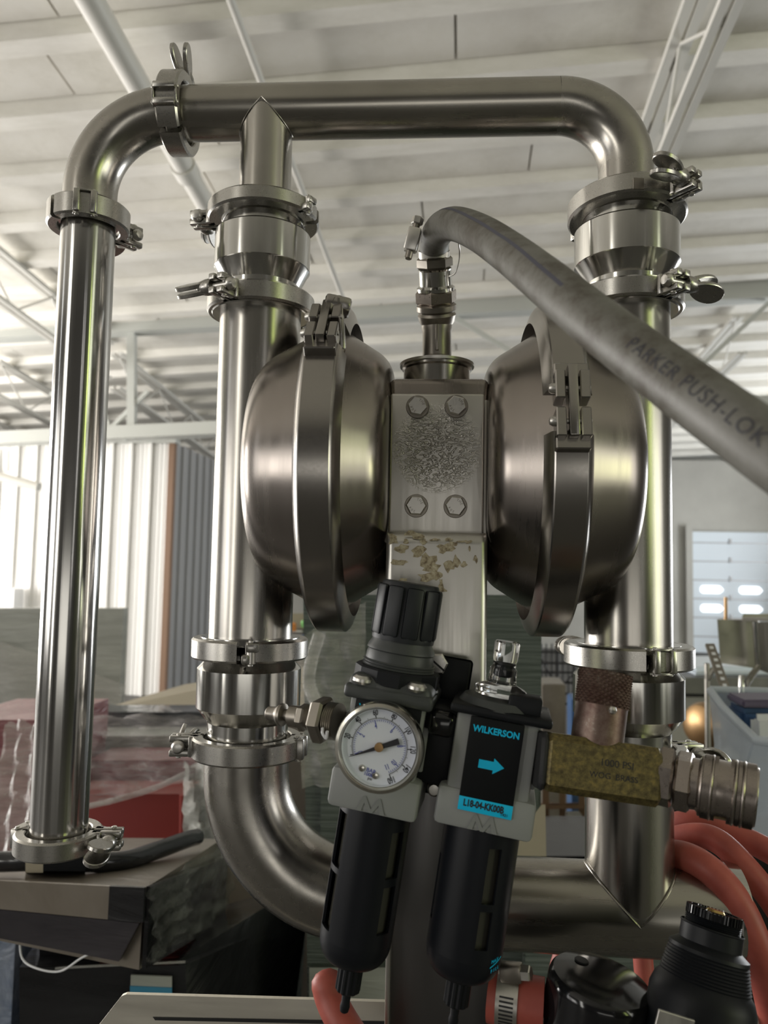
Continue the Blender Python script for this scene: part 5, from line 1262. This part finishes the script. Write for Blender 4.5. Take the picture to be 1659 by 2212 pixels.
pal = thing('pallet_stack', 'stack of brown wooden pallets below the brass block', 'pallet', T(D(1215, 1850, 3.2)))
for k, y in enumerate((1640, 1690, 1738, 1790, 1836)):
    part('deck_board', hexpx(MB(), [(1165, y + 10, 3.2), (1285, y + 9, 3.2), (1285, y, 3.2), (1165, y, 3.2)], [(1165, y + 6, 3.9), (1285, y + 5, 3.9), (1285, y - 4, 3.9), (1165, y - 4, 3.9)]), M_TIMBER, pal, smooth=False)
for x in (1172, 1208, 1250): part('block', hexpx(MB(), [(x, 2100, 3.22), (x + 14, 2100, 3.22), (x + 14, 1600, 3.22), (x, 1600, 3.22)], [(x, 2020, 3.5), (x + 14, 2020, 3.5), (x + 14, 1600, 3.5), (x, 1600, 3.5)]), M_TIMBER, pal, smooth=False)
pxbox('wrapped_pack', 'shiny white wrapped pack lying on the pallet stack', 'pack', 1228, 1768, 1262, 1786, 3.08, .1, M_WGREY, floor=False)
pxbox('wrapped_pack', 'crumpled clear plastic on the upper pallet, under the brass block', 'pack', 1222, 1650, 1258, 1688, 3.08, .1, M_FILM2, floor=False)
pxbox('back_counter', 'dark worktop running under the sectional door at right', 'counter', 1380, 1464, 1760, 1500, 4.4, .9, M_PLATEV, floor=False)
pxbox('counter_front', 'dull grey cupboard below the dark worktop, behind the right column', 'cupboard', 1380, 1506, 1760, 1800, 4.5, .7, M_WALL)
# white paper draped over the counter
pxbox('white_sheet', 'white sheeting at the foot of the sectional door', 'sheet', 1497, 1441, 1760, 1462, 4.5, .6, M_DOORP, .02, floor=False)
tk = thing('copper_cylinder', 'brownish copper cylinder standing on thin legs, right of the column', 'cylinder', T(D(1530, 1610, 3.4)))
c0, c1_ = D(1500, 1565, 3.4), D(1575, 1565, 3.5); rr = 48 * 3.4 / F_PX
part('cylinder_body', MB().at(T(c0) @ zto(c1_ - c0)).lathe([(0, 0), (rr * .55, .004), (rr * .85, .02), (rr, .05), (rr, (c1_ - c0).length)], 40), M_COPPER, tk)
for a_, b_ in (((1510, 1605), (1480, 1700)), ((1525, 1608), (1560, 1700)), ((1552, 1600), (1553, 1700))):
    q_ = D(*b_, 3.42); part('leg', MB().tube([D(*a_, 3.42), q_, V((q_.x, q_.y, 0.002))], .006, 8), M_WIRE, tk)
# stainless hopper with bent legs
hop = thing('steel_hopper', 'grey stainless hopper box on curved legs at the right edge', 'hopper', T(D(1620, 1480, 2.6)))
part('hopper_body', hexpx(MB(), [(1556, 1432, 2.6), (1640, 1445, 2.6), (1634, 1340, 2.6), (1549, 1338, 2.6)], [(1560, 1425, 3.0), (1650, 1440, 3.0), (1640, 1338, 3.0), (1556, 1336, 3.0)]), M_STAIN, hop, smooth=False)
part('hopper_body', hexpx(MB(), [(1640, 1447, 2.6), (1780, 1500, 2.5), (1780, 1345, 2.5), (1636, 1343, 2.6)], [(1640, 1447, 3.0), (1780, 1500, 3.0), (1780, 1345, 3.0), (1636, 1343, 3.0)]), M_STAIN, hop, smooth=False)
part('hopper_rim', MB().bar(D(1604, 1337, 2.58), D(1790, 1340, 2.5), .02, .012), M_STAIN, hop, smooth=False)
part('hopper_lid', hexpx(MB(), [(1602, 1334, 2.7), (1790, 1334, 2.7), (1790, 1326, 2.7), (1606, 1326, 2.7)], [(1602, 1334, 3.0), (1790, 1334, 3.0), (1790, 1326, 3.0), (1606, 1326, 3.0)]), M_STAIN, hop, smooth=False)
part('corner_bar', MB().tube([D(1631, 1342, 2.56), D(1638, 1446, 2.56)], .009, 12), M_TURN, hop)
part('leg', MB().tube(bez([D(1638, 1440, 2.56), D(1622, 1462, 2.5), D(1608, 1488, 2.45), D(1602, 1530, 2.4), V((D(1602, 1530, 2.4).x, D(1602, 1530, 2.4).y, .002))], 6), .010, 12), M_TURN, hop)
part('leg', MB().tube(bez([D(1555, 1430, 2.6), D(1538, 1450, 2.6), D(1529, 1470, 2.6), D(1528, 1492, 2.6), V((D(1528, 1492, 2.6).x, D(1528, 1492, 2.6).y, .002))], 6), .009, 12), M_STAIN, hop)
part('threaded_rod', MB().tube([D(1568, 1290, 2.7), D(1568, 1340, 2.7)], .006, 8), M_COPPER, hop)
# cable chain strut
st = thing('slotted_strut', 'slotted metal strut leaning out of the plastic tote', 'strut', T(D(1595, 1600, 1.9)))
a_, b_ = D(1533, 1392, 1.95), D(1603, 1592, 1.75)
part('strut_bar', MB().bar(a_, b_, .022, .007, (0, -1, 0)), M_DIRTY, st, smooth=False)
for i in range(14):
    p0_ = a_.lerp(b_, (i + .5) / 14); dd = (b_ - a_).normalized(); part('slot', MB().bar(p0_ - dd * .004 + V((0, -.006, 0)), p0_ + dd * .004 + V((0, -.006, 0)), .009, .0016, (0, -1, 0)), M_WHITE if i < 8 else M_RUBBER, st, smooth=False)
part('strut_foot', MB().bar(b_, D(1640, 1582, 1.72), .03, .012), M_STAIN, st, smooth=False)
# plastic tote
tt = thing('plastic_tote', 'translucent plastic tote full of blue and white things, right edge', 'tote', T(D(1600, 1780, 1.5)))
quad = lambda c4, th: None
def tpan(name, c4, th=.004, m_=M_TOTE): return quad_slab(name, c4, th, m_, tt)
tpan('side_panel', [(1565, 1790, 1.45), (1560, 1580, 1.75), (1536, 1495, 1.75), (1634, 1600, 1.38)])
tpan('front_panel', [(1572, 1800, 1.42), (1850, 1850, 1.30), (1850, 1620, 1.30), (1632, 1598, 1.38)])
part('rim', MB().tube([D(1534, 1492, 1.76), D(1560, 1528, 1.62), D(1634, 1600, 1.38), D(1850, 1618, 1.29)], .009, 10), M_TOTE, tt)
part('rim', MB().tube([D(1534, 1490, 1.76), D(1850, 1500, 1.70)], .009, 10), M_TOTE, tt)
tpan('back_panel', [(1560, 1580, 1.78), (1850, 1600, 1.72), (1850, 1500, 1.72), (1540, 1495, 1.78)])
pxbox('blue_pack', 'blue pack with white print inside the plastic tote', 'pack', 1600, 1532, 1760, 1640, 1.62, .1, M_BLUE, .01, floor=False)
pxbox('purple_pack', 'dull purple strip of packaging at the top of the tote', 'pack', 1605, 1512, 1760, 1530, 1.60, .1, mat('purple_card', (.10, .08, .13), .5), .004, floor=False)
pxbox('white_bag', 'crumpled white bag inside the tote', 'bag', 1628, 1545, 1680, 1605, 1.58, .03, M_WHITE, .012, floor=False)
pxbox('blue_pack', 'lower blue pack behind the tote wall', 'pack', 1588, 1650, 1760, 1765, 1.6, .05, mat('tote_blue', (.16, .22, .32), .5), .01, floor=False)
pxbox('dark_crate', 'dark crate under the tote behind the red hoses', 'crate', 1450, 1745, 1760, 2000, 1.9, .3, M_WDARK, .01)
pxbox('floor_clutter', 'dark low cabinet behind the lower manifold pipe', 'cabinet', 1150, 1852, 1800, 2300, 2.3, .4, M_WDARK, .01)
pxbox('pale_panel', 'pale green grey panel behind the hanging red hoses', 'panel', 1130, 2040, 1500, 2330, 1.45, .02, M_GREEN, .004)
